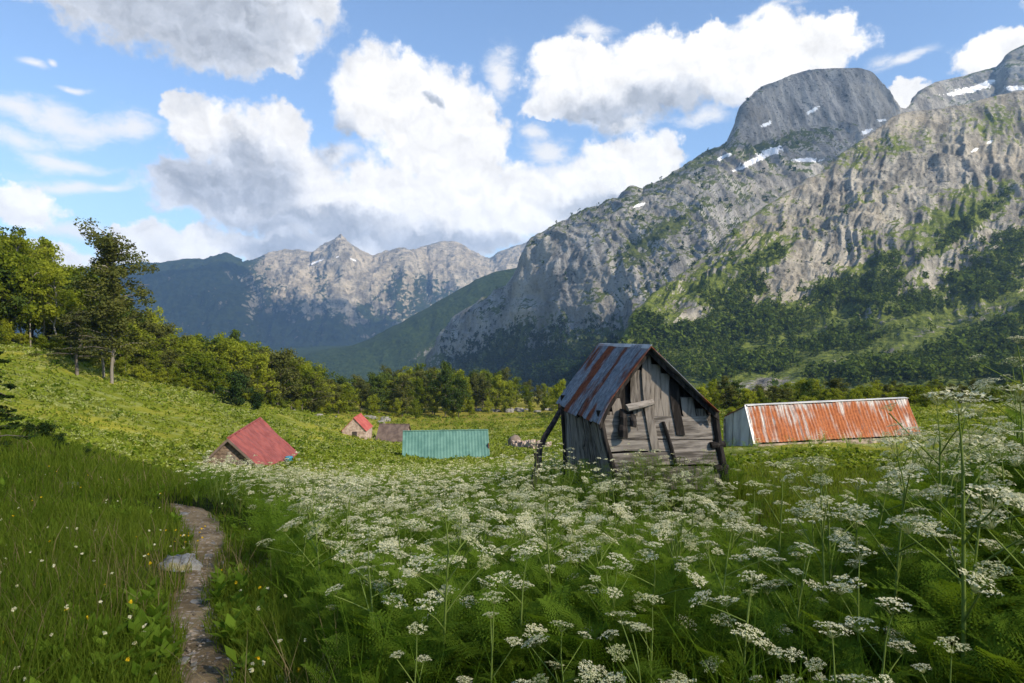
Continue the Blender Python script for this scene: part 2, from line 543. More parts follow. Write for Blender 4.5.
def mountain_mat(name, rock_d, rock_l, veg_d, veg_l, tex=0.02, bump=3.0, streak=(1, .3, 0.22), ang=0.0):
    m, w, out = new_mat(name)
    geo = w.n('ShaderNodeNewGeometry').outputs['Position']
    n0 = w.noise(geo, tex * 0.25, 5, 0.6)
    rot = w.n('ShaderNodeVectorRotate', rotation_type='Z_AXIS'); rot.inputs['Angle'].default_value = ang; w.link(geo, rot.inputs['Vector'])
    n1 = w.noise(w.vmath('MULTIPLY', rot.outputs[0], streak), tex * 2.2, 10, 0.68)
    n2 = w.noise(geo, tex * 5, 7, 0.68)
    rk = w.mix(w.ramp(n1.outputs['Fac'], 0.32, 0.68), rock_d, rock_l)
    rk = w.mix(w.ramp(n2.outputs['Fac'], 0.55, 0.66), rk, tuple(v * 0.30 for v in rock_d))
    cr = w.noise(w.vmath('MULTIPLY', rot.outputs[0], (1, .5, 1.6)), tex * 9, 6, 0.7)
    rk = w.mix(w.math('MULTIPLY', w.ramp(cr.outputs['Fac'], 0.56, 0.63), 0.75), rk, tuple(v * 0.28 for v in rock_d))
    rk = w.mix(w.math('MULTIPLY', w.ramp(n0.outputs['Fac'], 0.45, 0.65), 0.35), rk, (rock_l[0] * 0.95, rock_l[1] * 0.87, rock_l[2] * 0.74))
    vg = w.mix(w.ramp(n2.outputs['Fac'], 0.35, 0.65), veg_d, veg_l)
    v = w.math('ADD', w.attr('veg'), w.math('MULTIPLY_ADD', n2.outputs['Fac'], 2.0, -1.0))
    v = w.math('ADD', v, w.math('MULTIPLY_ADD', n1.outputs['Fac'], 1.4, -0.7))
    col = w.mix(w.ramp(v, 0.40, 0.60), rk, vg)
    s = w.math('ADD', w.attr('snow'), w.math('MULTIPLY_ADD', n2.outputs['Fac'], 1.9, -0.95))
    col = w.mix(w.ramp(s, 0.42, 0.52), col, (0.82, 0.83, 0.85))
    h = w.math('ADD', n1.outputs['Fac'], w.math('MULTIPLY', n2.outputs['Fac'], 0.5))
    principled(w, out, col, 0.95, 0, h, bump, 0.9, 0.05)
    return m


M['mt_near'] = mountain_mat('near_mountain', (0.105, 0.100, 0.090), (0.37, 0.345, 0.295), (0.036, 0.056, 0.012), (0.135, 0.160, 0.032), 0.03, 5.0, (1, .3, 0.4), 0.52)
M['mt_back'] = mountain_mat('cliff_mountain', (0.105, 0.104, 0.102), (0.34, 0.333, 0.318), (0.026, 0.040, 0.012), (0.085, 0.100, 0.024), 0.018, 9.0, (1, .3, 0.16), -0.28)
M['mt_wood'] = mountain_mat('wooded_hill', (0.12, 0.12, 0.115), (0.24, 0.23, 0.21), (0.010, 0.022, 0.007), (0.038, 0.058, 0.013), 0.02, 12.0, (1, 1, 1))
M['mt_far'] = mountain_mat('far_mountain', (0.13, 0.115, 0.095), (0.46, 0.40, 0.30), (0.010, 0.019, 0.012), (0.034, 0.048, 0.018), 0.006, 26.0, (1, 1, 0.6))

# ------------------------------------------------------------------ ground
ctrl = []
for px, py, D in [(200, 683, 3.1), (205, 600, 4.8), (190, 512, 9.0), (60, 683, 3.1), (60, 560, 6), (80, 490, 11), (60, 450, 18), (0, 440, 16), (-250, 400, 12), (-250, 520, 5),
                  (170, 488, 14.5), (200, 484, 20), (60, 432, 40), (-100, 400, 45), (60, 418, 60), (40, 354, 95), (100, 374, 100), (-100, 340, 90), (200, 394, 115), (300, 413, 142),
                  (380, 419, 170), (150, 440, 62), (250, 466, 48), (250, 458, 56), (150, 470, 36), (330, 462, 52), (440, 461, 67), (440, 452, 76), (358, 438, 121), (393, 441, 128), (450, 411, 220), (520, 407, 230),
                  (560, 409, 215), (540, 440, 100), (540, 470, 45), (640, 499, 11.5), (570, 493, 13.5), (720, 489, 12.2), (755, 447, 37), (921, 440, 41), (800, 505, 16), (830, 470, 24),
                  (1000, 470, 15), (1010, 548, 4), (1200, 525, 3.6), (1150, 440, 20), (900, 640, 3.5), (512, 640, 4), (512, 560, 7), (400, 520, 12), (400, 492, 24), (330, 560, 7.5), (480, 475, 35),
                  (620, 683, 3), (850, 585, 6), (850, 540, 10), (700, 582, 6.5), (640, 556, 8.3), (760, 536, 10), (960, 515, 9), (760, 404, 150), (650, 397, 200), (900, 402, 120), (1000, 412, 80), (1100, 400, 90), (0, 335, 140), (-150, 300, 120), (100, 352, 150), (700, 392, 420),
                  (450, 396, 420), (250, 398, 420), (250, 404, 220), (100, 385, 300), (1000, 395, 300)]:
    ctrl.append(P(px, py, float(D)))
ctrl += [np.array(v, float) for v in [(0, 0, 0), (0, 1.2, 0.02), (0, -5, 0.35), (-4, 0, 0.55), (4, 0, 0.35), (-30, -10, 6), (30, -10, 2.5), (0, -40, 4), (-80, -40, 16), (80, -40, 6),
                                      (0, -300, 15), (-400, 0, 40), (400, 0, 0), (-300, 500, -20), (500, 500, -35), (0, 1000, -98), (-350, 1000, -98), (350, 1000, -90), (-1000, 500, -60), (1000, 0, -20), (0, -1000, 0), (-1000, -500, 20), (0, 2200, -200), (-900, 2200, -200),
                                      (0, 4500, -370), (-2500, 4000, -370), (3000, 3000, -200), (-3000, 3000, -250), (5000, 0, -40), (-5000, 0, -40), (0, -5000, -30)]]
ctrl = np.array(ctrl)


def warp2(x, y):
    r = np.hypot(x, y) + 1e-6
    k = np.log1p(r / 4.0) / r
    return np.stack([x * k, y * k], -1)


_cw = warp2(ctrl[:, 0], ctrl[:, 1])


def _phi(r2):
    return 0.5 * r2 * np.log(r2 + 1e-9)


_n = len(ctrl)
_A = np.zeros((_n + 3, _n + 3))
_A[:_n, :_n] = _phi(((_cw[:, None] - _cw[None]) ** 2).sum(-1)) + np.eye(_n) * 0.003
_A[:_n, _n] = 1
_A[:_n, _n + 1:] = _cw
_A[_n:, :_n] = _A[:_n, _n:].T
_sol = np.linalg.solve(_A, np.concatenate([ctrl[:, 2], np.zeros(3)]))


def ground_base(x, y):
    x, y = np.asarray(x, float), np.asarray(y, float)
    sh = x.shape
    q = warp2(x.ravel(), y.ravel())
    out = np.empty(len(q))
    for s in range(0, len(q), 20000):
        c = q[s:s + 20000]
        out[s:s + 20000] = _phi(((c[:, None] - _cw[None]) ** 2).sum(-1)) @ _sol[:_n] + _sol[_n] + c @ _sol[_n + 1:]
    return out.reshape(sh)


def G(x, y):
    x, y = np.asarray(x, float), np.asarray(y, float)
    r = np.hypot(x, y)
    z = ground_base(x, y)
    z = z + 0.05 * vnoise(x / 0.7, y / 0.7, 0) * np.clip(r / 4, 0, 1) + 0.10 * vnoise(x / 2.3, y / 2.3, 3) * np.clip(r / 8, 0, 1)
    return z + 0.5 * fbm(x / 14, y / 14, 5, 3) * np.clip((r - 25) / 60, 0, 1)


def hit(px, py, d0=1.5, d1=400):
    D = np.exp(np.linspace(math.log(d0), math.log(d1), 500))
    a, b = ray(px, py)
    below = EYE + b * D < G(a * D, D)
    i = int(np.argmax(below)) if below.any() else len(D) - 1
    return D[i]


def build_ground():
    th = np.concatenate([np.linspace(-52, 52, 560), np.linspace(54, 306, 110)]) * math.pi / 180
    rr = np.concatenate([[0.0], np.exp(np.linspace(math.log(0.4), math.log(7000), 330))])
    T, R = np.meshgrid(th, rr, indexing='ij')
    x, y = R * np.sin(T), R * np.cos(T)
    z = G(x, y)
    nt, nr = T.shape
    i, j = np.meshgrid(np.arange(nt), np.arange(nr - 1), indexing='ij')
    i2 = (i + 1) % nt
    Fq = np.stack([i * nr + j, i * nr + j + 1, i2 * nr + j + 1, i2 * nr + j], -1).reshape(-1, 4)
    px, py = proj(x, y, z)
    far = np.clip((R - 14) / 26, 0, 1)
    gold = np.clip((y - 130) / 50, 0, 1) * np.clip((px - 300) / 60, 0, 1)
    pale = np.clip((R - 20) / 25, 0, 1) * np.clip(1.25 - R / 190, 0, 1)
    o = mesh_np('ground', np.stack([x, y, z], -1), [Fq], M['ground'], None,
                {'far': far.ravel(), 'gold': gold.ravel(), 'pale': pale.ravel()}, True)
    tag(o, 'green alpine meadow falling away from the camera to the valley floor', 'ground', None, 'structure')


build_ground()

# ------------------------------------------------------------------ path
PATH = [(205, 760, 60), (205, 683, 54), (199, 652, 42), (194, 625, 40), (190, 603, 36), (204, 578, 30), (210, 557, 28), (205, 535, 34), (194, 514, 42), (176, 505, 40)]
pc = []
for px, py, w_ in PATH:
    D = hit(px, py, 1.2)
    a, b = ray(px, py)
    pc.append((a * D, D, w_ * D / F / 2))
pc = np.array(pc)
_s = np.linspace(0, 1, len(pc))
_t = np.linspace(0, 1, 160)
PL = np.stack([np.interp(_t, _s, pc[:, k]) for k in range(3)], -1)
for _ in range(12):
    PL[1:-1] = (PL[:-2] + 2 * PL[1:-1] + PL[2:]) / 4
PL[:, 2] *= np.interp(np.arange(160), [0, 140, 159], [1.12, .92, .3])
PL[:, 2] *= 1.0 + 0.18 * vnoise(PL[:, 1] * 3, 0.3, 0.7)


def path_dist(x, y):
    """distance to the path's centre divided by its half width"""
    d = np.hypot(x[:, None] - PL[None, :, 0], y[:, None] - PL[None, :, 1])
    i = d.argmin(1)
    return d[np.arange(len(x)), i] / PL[i, 2]


def path_x(y):
    return np.interp(y, PL[:, 1], PL[:, 0])


def build_path():
    d = np.gradient(PL[:, :2], axis=0)
    nrm = np.stack([d[:, 1], -d[:, 0]], -1) / np.linalg.norm(d, axis=1)[:, None]
    k = np.linspace(-1, 1, 15)
    e = 1.12 + 0.22 * vnoise(np.arange(len(PL)) * 0.35, 0.5, 0)
    e2 = 1.12 + 0.22 * vnoise(np.arange(len(PL)) * 0.35, 8.5, 0)
    kk = np.where(k[None] < 0, k[None] * e[:, None], k[None] * e2[:, None])
    x = PL[:, 0:1] + nrm[:, 0:1] * kk * PL[:, 2:3]
    y = PL[:, 1:2] + nrm[:, 1:2] * kk * PL[:, 2:3]
    z = G(x, y) + 0.016 + 0.010 * vnoise(x * 9, y * 9, 1) + 0.006 * vnoise(x * 31, y * 31, 1)
    n, m = x.shape
    i, j = np.meshgrid(np.arange(n - 1), np.arange(m - 1), indexing='ij')
    Fq = np.stack([i * m + j, i * m + j + 1, (i + 1) * m + j + 1, (i + 1) * m + j], -1).reshape(-1, 4)
    o = mesh_np('path', np.stack([x, y, z], -1), [Fq], M['path'], None, {}, True)
    tag(o, 'narrow trodden brown earth footpath through the grass', 'path', None, 'structure')


build_path()


# ------------------------------------------------------------------ mountains
def smooth2(a, k):
    for _ in range(k):
        b = a.copy()
        b[1:-1] = (a[:-2] + 2 * a[1:-1] + a[2:]) / 4
        a = b.copy()
        a[:, 1:-1] = (b[:, :-2] + 2 * b[:, 1:-1] + b[:, 2:]) / 4
    return a


def blobs_mask(px, py, blobs):
    m = np.zeros_like(px)
    for cx, cyy, rx, ry, ang in blobs:
        c, s = math.cos(math.radians(ang)), math.sin(math.radians(ang))
        dx, dy = px - cx, py - cyy
        u, v = (dx * c - dy * s) / rx, (dx * s + dy * c) / ry
        m = np.maximum(m, 1 - np.sqrt(u * u + v * v) * 0.5)
    return np.clip(m, 0, 1)


def mountain(name, label, cols, ncol, nrow, mat, disp, attr, sm=3, crest_k=0.45):
    """cols: (azimuth column, [(row, distance) from foot to crest]); the surface is laid through them and then broken up by relief"""
    K = len(cols[0][1])
    kx = np.array([c[0] for c in cols], float)
    kp = np.array([[r[0] for r in c[1]] for c in cols], float)
    kd = np.array([[r[1] for r in c[1]] for c in cols], float)
    pxs = np.linspace(kx[0], kx[-1], ncol)
    cp = np.stack([np.interp(pxs, kx, kp[:, i]) for i in range(K)], -1)
    cd = np.stack([np.interp(pxs, kx, kd[:, i]) for i in range(K)], -1)
    seg = np.abs(np.diff(kp, axis=0 if False else 1)).mean(0) + 3
    pos = np.concatenate([[0], np.cumsum(seg) / seg.sum()])
    t = np.linspace(0, 1, nrow)
    py = np.stack([np.interp(t, pos, r) for r in cp])
    dd = np.stack([np.interp(t, pos, r) for r in cd])
    crest = py[:, -1:].copy()
    for _ in range(4):
        crest[1:-1] = (crest[:-2] + 2 * crest[1:-1] + crest[2:]) / 4
    py, dd = smooth2(py, sm), smooth2(dd, sm * 2)
    py[:, -1:] = crest
    a, b = ray(pxs[:, None] + 0 * py, py)
    X, Y, Z = a * dd, dd, EYE + b * dd
    # the back side falls away behind the crest
    nb = 14
    u = np.linspace(0, 1, nb + 1)[1:][None]
    Yb = Y[:, -1:] * (1 + 0.30 * u)
    Xb = X[:, -1:] * (1 + 0.30 * u)
    Zb = Z[:, -1:] + (-60 - Z[:, -1:]) * (u ** 0.8)
    X, Y, Z = [np.concatenate(v, 1) for v in ((X, Xb), (Y, Yb), (Z, Zb))]
    Pn = np.stack([X, Y, Z], -1)

    def normals(Q):
        n = np.cross(np.gradient(Q, axis=0), np.gradient(Q, axis=1))
        return n / (np.linalg.norm(n, axis=-1, keepdims=True) + 1e-9)
    N = normals(np.stack([smooth2(c, 6) for c in (X, Y, Z)], -1))
    wt = np.ones(X.shape)
    wt[:, :nrow] = 1 - (1 - crest_k) * np.clip((t - 0.80) / 0.2, 0, 1)[None] ** 1.5
    wt[:, nrow:] = crest_k
    Pn = Pn + N * (disp(X, Y, Z, N) * wt)[..., None]
    N2 = normals(Pn)
    N2 = np.where(N2[..., 2:3] < -0.3, -N2, N2)
    vpx, vpy = proj(Pn[..., 0], Pn[..., 1], Pn[..., 2])
    at = attr(vpx, vpy, Pn, N2)
    n, m = X.shape
    i, j = np.meshgrid(np.arange(n - 1), np.arange(m - 1), indexing='ij')
    Fq = np.stack([i * m + j, (i + 1) * m + j, (i + 1) * m + j + 1, i * m + j + 1], -1).reshape(-1, 4)
    o = mesh_np(name, Pn, [Fq], mat, None, {k: v.ravel() for k, v in at.items()}, True)
    tag(o, label, 'mountain', None, 'structure')
    return Pn[:, :nrow], vpx[:, :nrow], vpy[:, :nrow], N2[:, :nrow]


def prof(px, crest, d0, d1, d_crest, base=394, mid=None):
    """foot, talus, cliff and crest for one column"""
    rows = [0, .12, .3, .5, .7, .86, 1.0]
    dis = [0, .30, .50, .64, .76, .88, 1.0] if mid is None else mid
    return (px, [(base + (crest - base) * r, d0 + (d1 - d0) * min(q / .88, 1) if q <= .88 else d_crest) for r, q in zip(rows, dis)])


# far range with the pointed peak
far_crest = [(-200, 262), (-60, 270), (60, 272), (110, 270), (140, 265), (185, 263), (205, 262), (225, 256), (245, 264), (262, 258), (285, 250), (300, 249), (312, 253), (322, 248), (330, 242), (336, 235), (341, 231), (346, 236), (352, 243),
             (360, 249), (372, 257), (384, 252), (400, 249), (410, 251), (425, 247), (440, 244), (455, 243), (468, 250), (482, 257), (490, 259), (505, 251), (518, 246), (535, 241), (560, 238), (620, 240)]
cols = []
for px, cr in far_crest:
    k = 1.0 if px > 250 else 0.84
    if px > 415: k = 1.12
    cols.append(prof(px, cr, 3500 * k, 5000 * k, 5300 * k, 392))


def d_far(X, Y, Z, N):
    return 100 * fbm(X / 330, Y / 330, Z / 700, 7, 0.56, True) + 30 * fbm(X / 90, Y / 90, Z / 130, 5, .6, True)


def a_far(px, py, Q, N):
    rocky = np.clip((326 - py + 16 * vnoise(px / 14, py / 14, 0) + 10 * vnoise(px / 5, py / 5, 3)) / 62, 0, 1) * np.clip((px - 225 + 20 * vnoise(px / 9, py / 9, 2)) / 60, 0, 1)
    rocky *= 1 - 0.8 * blobs_mask(px, py, [(425, 290, 26, 16, 0), (400, 285, 10, 20, 0)])
    gully = np.clip(1 - np.abs(px - 352 - (py - 300) * 0.05 + 5 * vnoise(py / 7, 1, 1)) / 14, 0, 1) * np.clip((py - 262) / 20, 0, 1) * np.clip((335 - py) / 25, 0, 1)
    veg = 1.05 - 1.15 * np.maximum(rocky, gully * 0.9) - 0.25 * (N[..., 2] < 0.45)
    snow = blobs_mask(px, py, [(316, 262, 7, .8, 20), (336, 257, 4, .8, 0), (352, 259, 4, .8, -30)])
    return {'veg': veg, 'snow': snow}


mountain('mountain', 'distant range with a pointed pale rocky summit above blue wooded slopes', cols, 700, 190, M['mt_far'], d_far, a_far, 1, 0.32)

# dark wooded hill between the far range and the cliffs
cols = [prof(px, cr, 2100, 2500, 2600, 394) for px, cr in [(255, 392), (285, 366), (310, 355), (340, 347), (370, 338), (400, 324), (430, 307), (455, 293), (475, 281), (495, 273), (515, 269), (535, 266), (580, 262), (640, 262)]]


def d_hill(X, Y, Z, N):
    return 34 * fbm(X / 200, Y / 200, Z / 200, 5, 0.5) + 7 * fbm(X / 30, Y / 30, Z / 30, 3)


def a_hill(px, py, Q, N):
    rock = blobs_mask(px, py, [(425, 352, 16, 5, 30), (470, 345, 10, 12, 0)])
    return {'veg': 1.1 - 0.7 * rock, 'snow': 0 * px}


mountain('mountain', 'dark wooded hill sloping down left in front of the distant range', cols, 300, 110, M['mt_wood'], d_hill, a_hill, 3)

# the cliff massif with the rounded rock dome
B = [(418, [(394, 1900), (393, 1920), (392, 1940), (391, 1960), (390, 1980), (389, 1990), (388, 2000)]),
     (434, [(394, 1600), (388, 1680), (382, 1740), (378, 1790), (374, 1830), (371, 1870), (366, 1900)]),
     (445, [(394, 1480), (386, 1560), (374, 1620), (360, 1660), (350, 1690), (342, 1720), (331, 1760)]),
     (462, [(394, 1400), (384, 1480), (368, 1545), (350, 1590), (335, 1620), (324, 1650), (313, 1700)]),
     (482, [(394, 1300), (380, 1390), (363, 1460), (343, 1510), (323, 1550), (309, 1580), (299, 1640)]),
     (508, [(394, 1220), (379, 1310), (357, 1380), (332, 1430), (308, 1470), (295, 1510), (287, 1580)]),
     (519, [(394, 1180), (378, 1270), (354, 1350), (326, 1400), (298, 1440), (278, 1470), (266, 1520)]),
     (530, [(394, 1140), (376, 1240), (350, 1320), (320, 1370), (288, 1410), (258, 1440), (240, 1490)]),
     (560, [(394, 1050), (372, 1150), (345, 1240), (306, 1300), (267, 1350), (241, 1400), (226, 1480)]),
     (600, [(394, 960), (368, 1070), (336, 1170), (292, 1240), (252, 1300), (223, 1380), (208, 1480)]),
     (622, [(394, 930), (366, 1040), (330, 1150), (286, 1230), (246, 1300), (214, 1390), (199, 1490)]),
     (632, [(394, 910), (364, 1030), (328, 1140), (284, 1220), (244, 1300), (212, 1390), (187, 1500)]),
     (642, [(394, 900), (362, 1020), (326, 1130), (282, 1210), (242, 1290), (210, 1390), (194, 1510)]),
     (680, [(394, 860), (355, 980), (312, 1090), (268, 1190), (228, 1290), (196, 1410), (173, 1560)]),
     (712, [(394, 850), (350, 970), (305, 1090), (258, 1200), (214, 1320), (178, 1460), (152, 1620)]),
     (730, [(394, 850), (348, 970), (300, 1090), (250, 1220), (202, 1360), (166, 1520), (141, 1660)]),
     (738, [(394, 850), (347, 970), (298, 1090), (247, 1230), (195, 1390), (158, 1560), (118, 1640)]),
     (748, [(394, 850), (346, 970), (296, 1090), (244, 1240), (190, 1410), (152, 1590), (100, 1650)]),
     (765, [(394, 850), (345, 970), (294, 1100), (240, 1260), (184, 1440), (146, 1620), (86, 1690)]),
     (790, [(394, 850), (345, 970), (294, 1110), (238, 1290), (178, 1480), (138, 1650), (75, 1730)]),
     (820, [(394, 850), (345, 980), (294, 1120), (236, 1310), (174, 1510), (132, 1660), (69, 1750)]),
     (860, [(394, 850), (345, 980), (294, 1130), (236, 1330), (172, 1540), (128, 1670), (68, 1760)]),
     (873, [(394, 850), (345, 980), (294, 1130), (236, 1340), (172, 1550), (128, 1680), (72, 1760)]),
     (886, [(394, 850), (345, 980), (294, 1130), (236, 1350), (174, 1560), (132, 1700), (87, 1770)]),
     (900, [(394, 850), (345, 980), (294, 1130), (238, 1350), (178, 1570), (138, 1720), (106, 1790)]),
     (907, [(394, 850), (345, 980), (294, 1130), (238, 1360), (180, 1580), (138, 1740), (110, 1820)]),
     (918, [(394, 850), (345, 980), (294, 1130), (238, 1360), (178, 1600), (132, 1800), (96, 1900)]),
     (935, [(394, 850), (345, 980), (294, 1130), (238, 1360), (176, 1620), (122, 1840), (82, 1940)]),
     (965, [(394, 850), (345, 980), (294, 1130), (238, 1360), (174, 1640), (116, 1880), (76, 1990)]),
     (998, [(394, 850), (345, 980), (294, 1130), (236, 1360), (170, 1640), (108, 1880), (67, 1990)]),
     (1008, [(394, 850), (345, 980), (294, 1130), (236, 1360), (168, 1640), (100, 1860), (54, 1960)]),
     (1026, [(394, 850), (345, 980), (294, 1130), (234, 1360), (165, 1640), (94, 1850), (45, 1950)]),
     (1060, [(394, 850), (345, 980), (294, 1130), (230, 1360), (160, 1640), (84, 1850), (30, 1960)]),
     (1200, [(394, 850), (345, 980), (294, 1130), (220, 1360), (140, 1640), (54, 1850), (-10, 2000)]),
     (1350, [(394, 850), (345, 980), (294, 1130), (220, 1360), (140, 1640), (64, 1850), (10, 2000)])]


def d_back(X, Y, Z, N):
    c, f = 0.96 * X + 0.28 * Y, -0.28 * X + 0.96 * Y
    c = c + 22 * vnoise(X / 110, Y / 110, Z / 110)
    g = fbm(c / 95, f / 300, Z / 600, 6, 0.58, True)
    h = fbm(c / 30, f / 110, Z / 170, 5, 0.62, True)
    led = np.abs(((Z + 30 * vnoise(X / 200, Y / 200, 0)) / 62) % 1 - 0.5) * 2
    return 27 * g + 8 * h + 7 * led + 3.5 * fbm(X / 15, Y / 15, Z / 60, 4, .6, True)


def a_back(px, py, Q, N):
    veg = 0.05 + 0.55 * np.clip((N[..., 2] - 0.45) / 0.3, 0, 1) + 0.55 * np.clip((py - 330) / 45, 0, 1)
    veg += 0.6 * blobs_mask(px, py, [(545, 320, 34, 10, 25), (600, 350, 50, 20, 20), (500, 350, 30, 16, 40), (650, 240, 40, 6, 30), (590, 300, 12, 24, 0), (480, 318, 20, 5, 20), (790, 140, 55, 6, 15)])
    veg -= 0.5 * blobs_mask(px, py, [(470, 335, 16, 20, 0), (570, 275, 30, 30, 0), (830, 100, 60, 30, 0)])
    snow = blobs_mask(px, py, [(755, 160, 22, 2.6, 26), (770, 152, 12, 3.2, 18), (808, 160, 13, 1.9, 0), (812, 111, 7, 1.6, 30), (767, 124, 6, 1.6, 25), (724, 157, 8, 1.7, 28), (866, 132, 5, 1.8, 20),
                               (968, 90, 20, 2.6, 12), (985, 84, 12, 2.4, 20), (1016, 88, 9, 2.2, 0), (882, 120, 5, 1.2, 10), (842, 190, 5, 1.5, 0), (640, 205, 6, 1.0, 20)])
    return {'veg': veg, 'snow': snow}


MB_back = mountain('mountain', 'grey cliff massif crowned by a rounded rock dome with snow patches', B, 760, 330, M['mt_back'], d_back, a_back, 2)

# the nearer sunlit shoulder with forest on its foot
Nn = []
for px, cr, dc in [(590, 388, 560), (604, 372, 580), (614, 352, 620), (628, 333, 660), (640, 312, 700), (662, 289, 760), (690, 268, 800), (708, 255, 830), (740, 227, 860), (762, 211, 890), (801, 186, 930), (825, 170, 950),
                   (848, 151, 970), (875, 131, 990), (892, 118, 1000), (906, 112, 1010), (930, 110, 1010), (960, 106, 1010), (1000, 95, 1010), (1024, 91, 1010), (1080, 84, 1010), (1200, 70, 1000), (1350, 70, 980)]:
    t = np.clip((px - 590) / 430, 0, 1.3)
    base_d = 520 - 190 * t
    rows = [0, .16, .33, .50, .68, .84, 1.0]
    ds = [0, .24, .45, .60, .72, .86, 1.0]
    Nn.append((px, [(396 + (cr - 396) * r, base_d + (dc - base_d) * q) for r, q in zip(rows, ds)]))


def d_near(X, Y, Z, N):
    c, f = 0.87 * X - 0.5 * Y, 0.5 * X + 0.87 * Y
    wob = 14 * vnoise(X / 60, Y / 60, 1)
    g = 0.7 * fbm((c + wob) / 46, f / 190, Z / 260, 6, 0.58, True) + .4 * fbm(X / 120, Y / 120, Z / 120, 3)
    h = fbm((c + wob * .4) / 15, f / 50, Z / 60, 5, 0.6, True)
    k = np.clip(Z / 80 + 0.5, 0.3, 1.0)
    led = np.abs(((Z + 0.35 * X + 14 * vnoise(X / 80, Y / 80, 0)) / 30) % 1 - 0.5) * 2
    return (20 * g + 3.2 * h + 5 * led + 2.0 * fbm(X / 7, Y / 7, Z / 9, 4, .62)) * k


FOREST = [(850, 292, 60, 22, 8), (780, 318, 70, 22, 12), (700, 340, 50, 28, 0), (670, 352, 34, 26, 0), (830, 345, 70, 14, 10), (920, 305, 36, 14, 0), (990, 275, 46, 26, 25), (1010, 250, 30, 16, 30),
          (960, 355, 60, 20, 10), (1010, 340, 40, 18, 0), (760, 365, 120, 12, 0), (900, 372, 120, 10, 0), (745, 290, 30, 16, 30), (770, 258, 26, 10, 20), (960, 230, 50, 8, 40), (720, 300, 26, 22, 0), (1000, 372, 60, 14, 0),
          (640, 340, 16, 26, 0), (880, 262, 22, 7, 15), (1100, 320, 80, 60, 20)]
GREEN = [(690, 292, 36, 10, 30), (735, 268, 34, 8, 20), (868, 240, 14, 12, 0), (950, 215, 60, 16, 30), (900, 150, 60, 12, 10), (1000, 130, 30, 20, 0), (660, 305, 20, 14, 30), (940, 335, 60, 10, 14), (780, 240, 30, 10, 20), (860, 200, 40, 8, 20), (820, 225, 30, 8, 20)]
BARE = [(930, 332, 60, 5, 15), (880, 352, 30, 4, 15), (830, 362, 36, 7, 10), (770, 380, 30, 6, 10), (690, 310, 14, 14, 0), (850, 215, 60, 26, 20), (800, 270, 30, 18, 40), (950, 160, 60, 18, 10)]


def a_near(px, py, Q, N):
    f = blobs_mask(px, py, FOREST)
    up = np.clip((py - 150) / 60, 0, 1)
    up = np.clip(up, .25, 1) * np.clip((px - 640) / 60 + np.clip((py - 255) / 25, 0, 1), .1, 1)
    veg = 0.12 + 0.50 * np.clip((N[..., 2] - 0.55) / 0.3, 0, 1) * up + 0.7 * np.clip(f * 1.6 - 0.5, 0, 1) + 0.6 * blobs_mask(px, py, GREEN) - 0.55 * blobs_mask(px, py, BARE) + 0.2 * np.clip((py - 310) / 60, 0, 1)
    snow = blobs_mask(px, py, [(975, 150, 4, 1.2, 20), (990, 142, 3, 1, 20)])
    return {'veg': veg, 'snow': snow}


NQ, npx, npy, NNn = mountain('mountain', 'nearer sunlit rocky shoulder with forest on its foot at the right', Nn, 640, 330, M['mt_near'], d_near, a_near, 2)

# forest on the shoulder's foot: one mass of far trees
def leaf_cloud(centers, rad, n, size, flat=0.6, up=0.35):
    """n leaf quads round each centre; returns V (k,4,3)"""
    c = np.repeat(centers, n, 0)
    r = np.repeat(np.broadcast_to(rad, (len(centers), 3)), n, 0)
    d = rng.normal(size=(len(c), 3))
    d /= np.linalg.norm(d, axis=1, keepdims=True)
    p = c + d * r * (rng.random((len(c), 1)) ** 0.45)
    nrm = d * (1 - up) + rng.normal(size=d.shape) * 0.55 + np.array([0, 0, up])
    nrm /= np.linalg.norm(nrm, axis=1, keepdims=True)
    a = np.cross(nrm, rng.normal(size=d.shape))
    a /= np.linalg.norm(a, axis=1, keepdims=True) + 1e-9
    b = np.cross(nrm, a)
    s = (np.asarray(size) if np.ndim(size) else np.full(len(c), size)) * rng.uniform(0.6, 1.4, len(c))
    a, b = a * s[:, None], b * s[:, None] * flat
    return np.stack([p - a - b * 0.3, p + b * 1.1 - a * 0.15, p + a + b * 0.1, p - b], 1)


def quads(name, V4, mat, tint, **kw):
    n = len(V4)
    return mesh_np(name, V4.reshape(-1, 3), [np.arange(n * 4).reshape(-1, 4)], mat, None, {'tint': np.repeat(tint, 4)}, **kw)


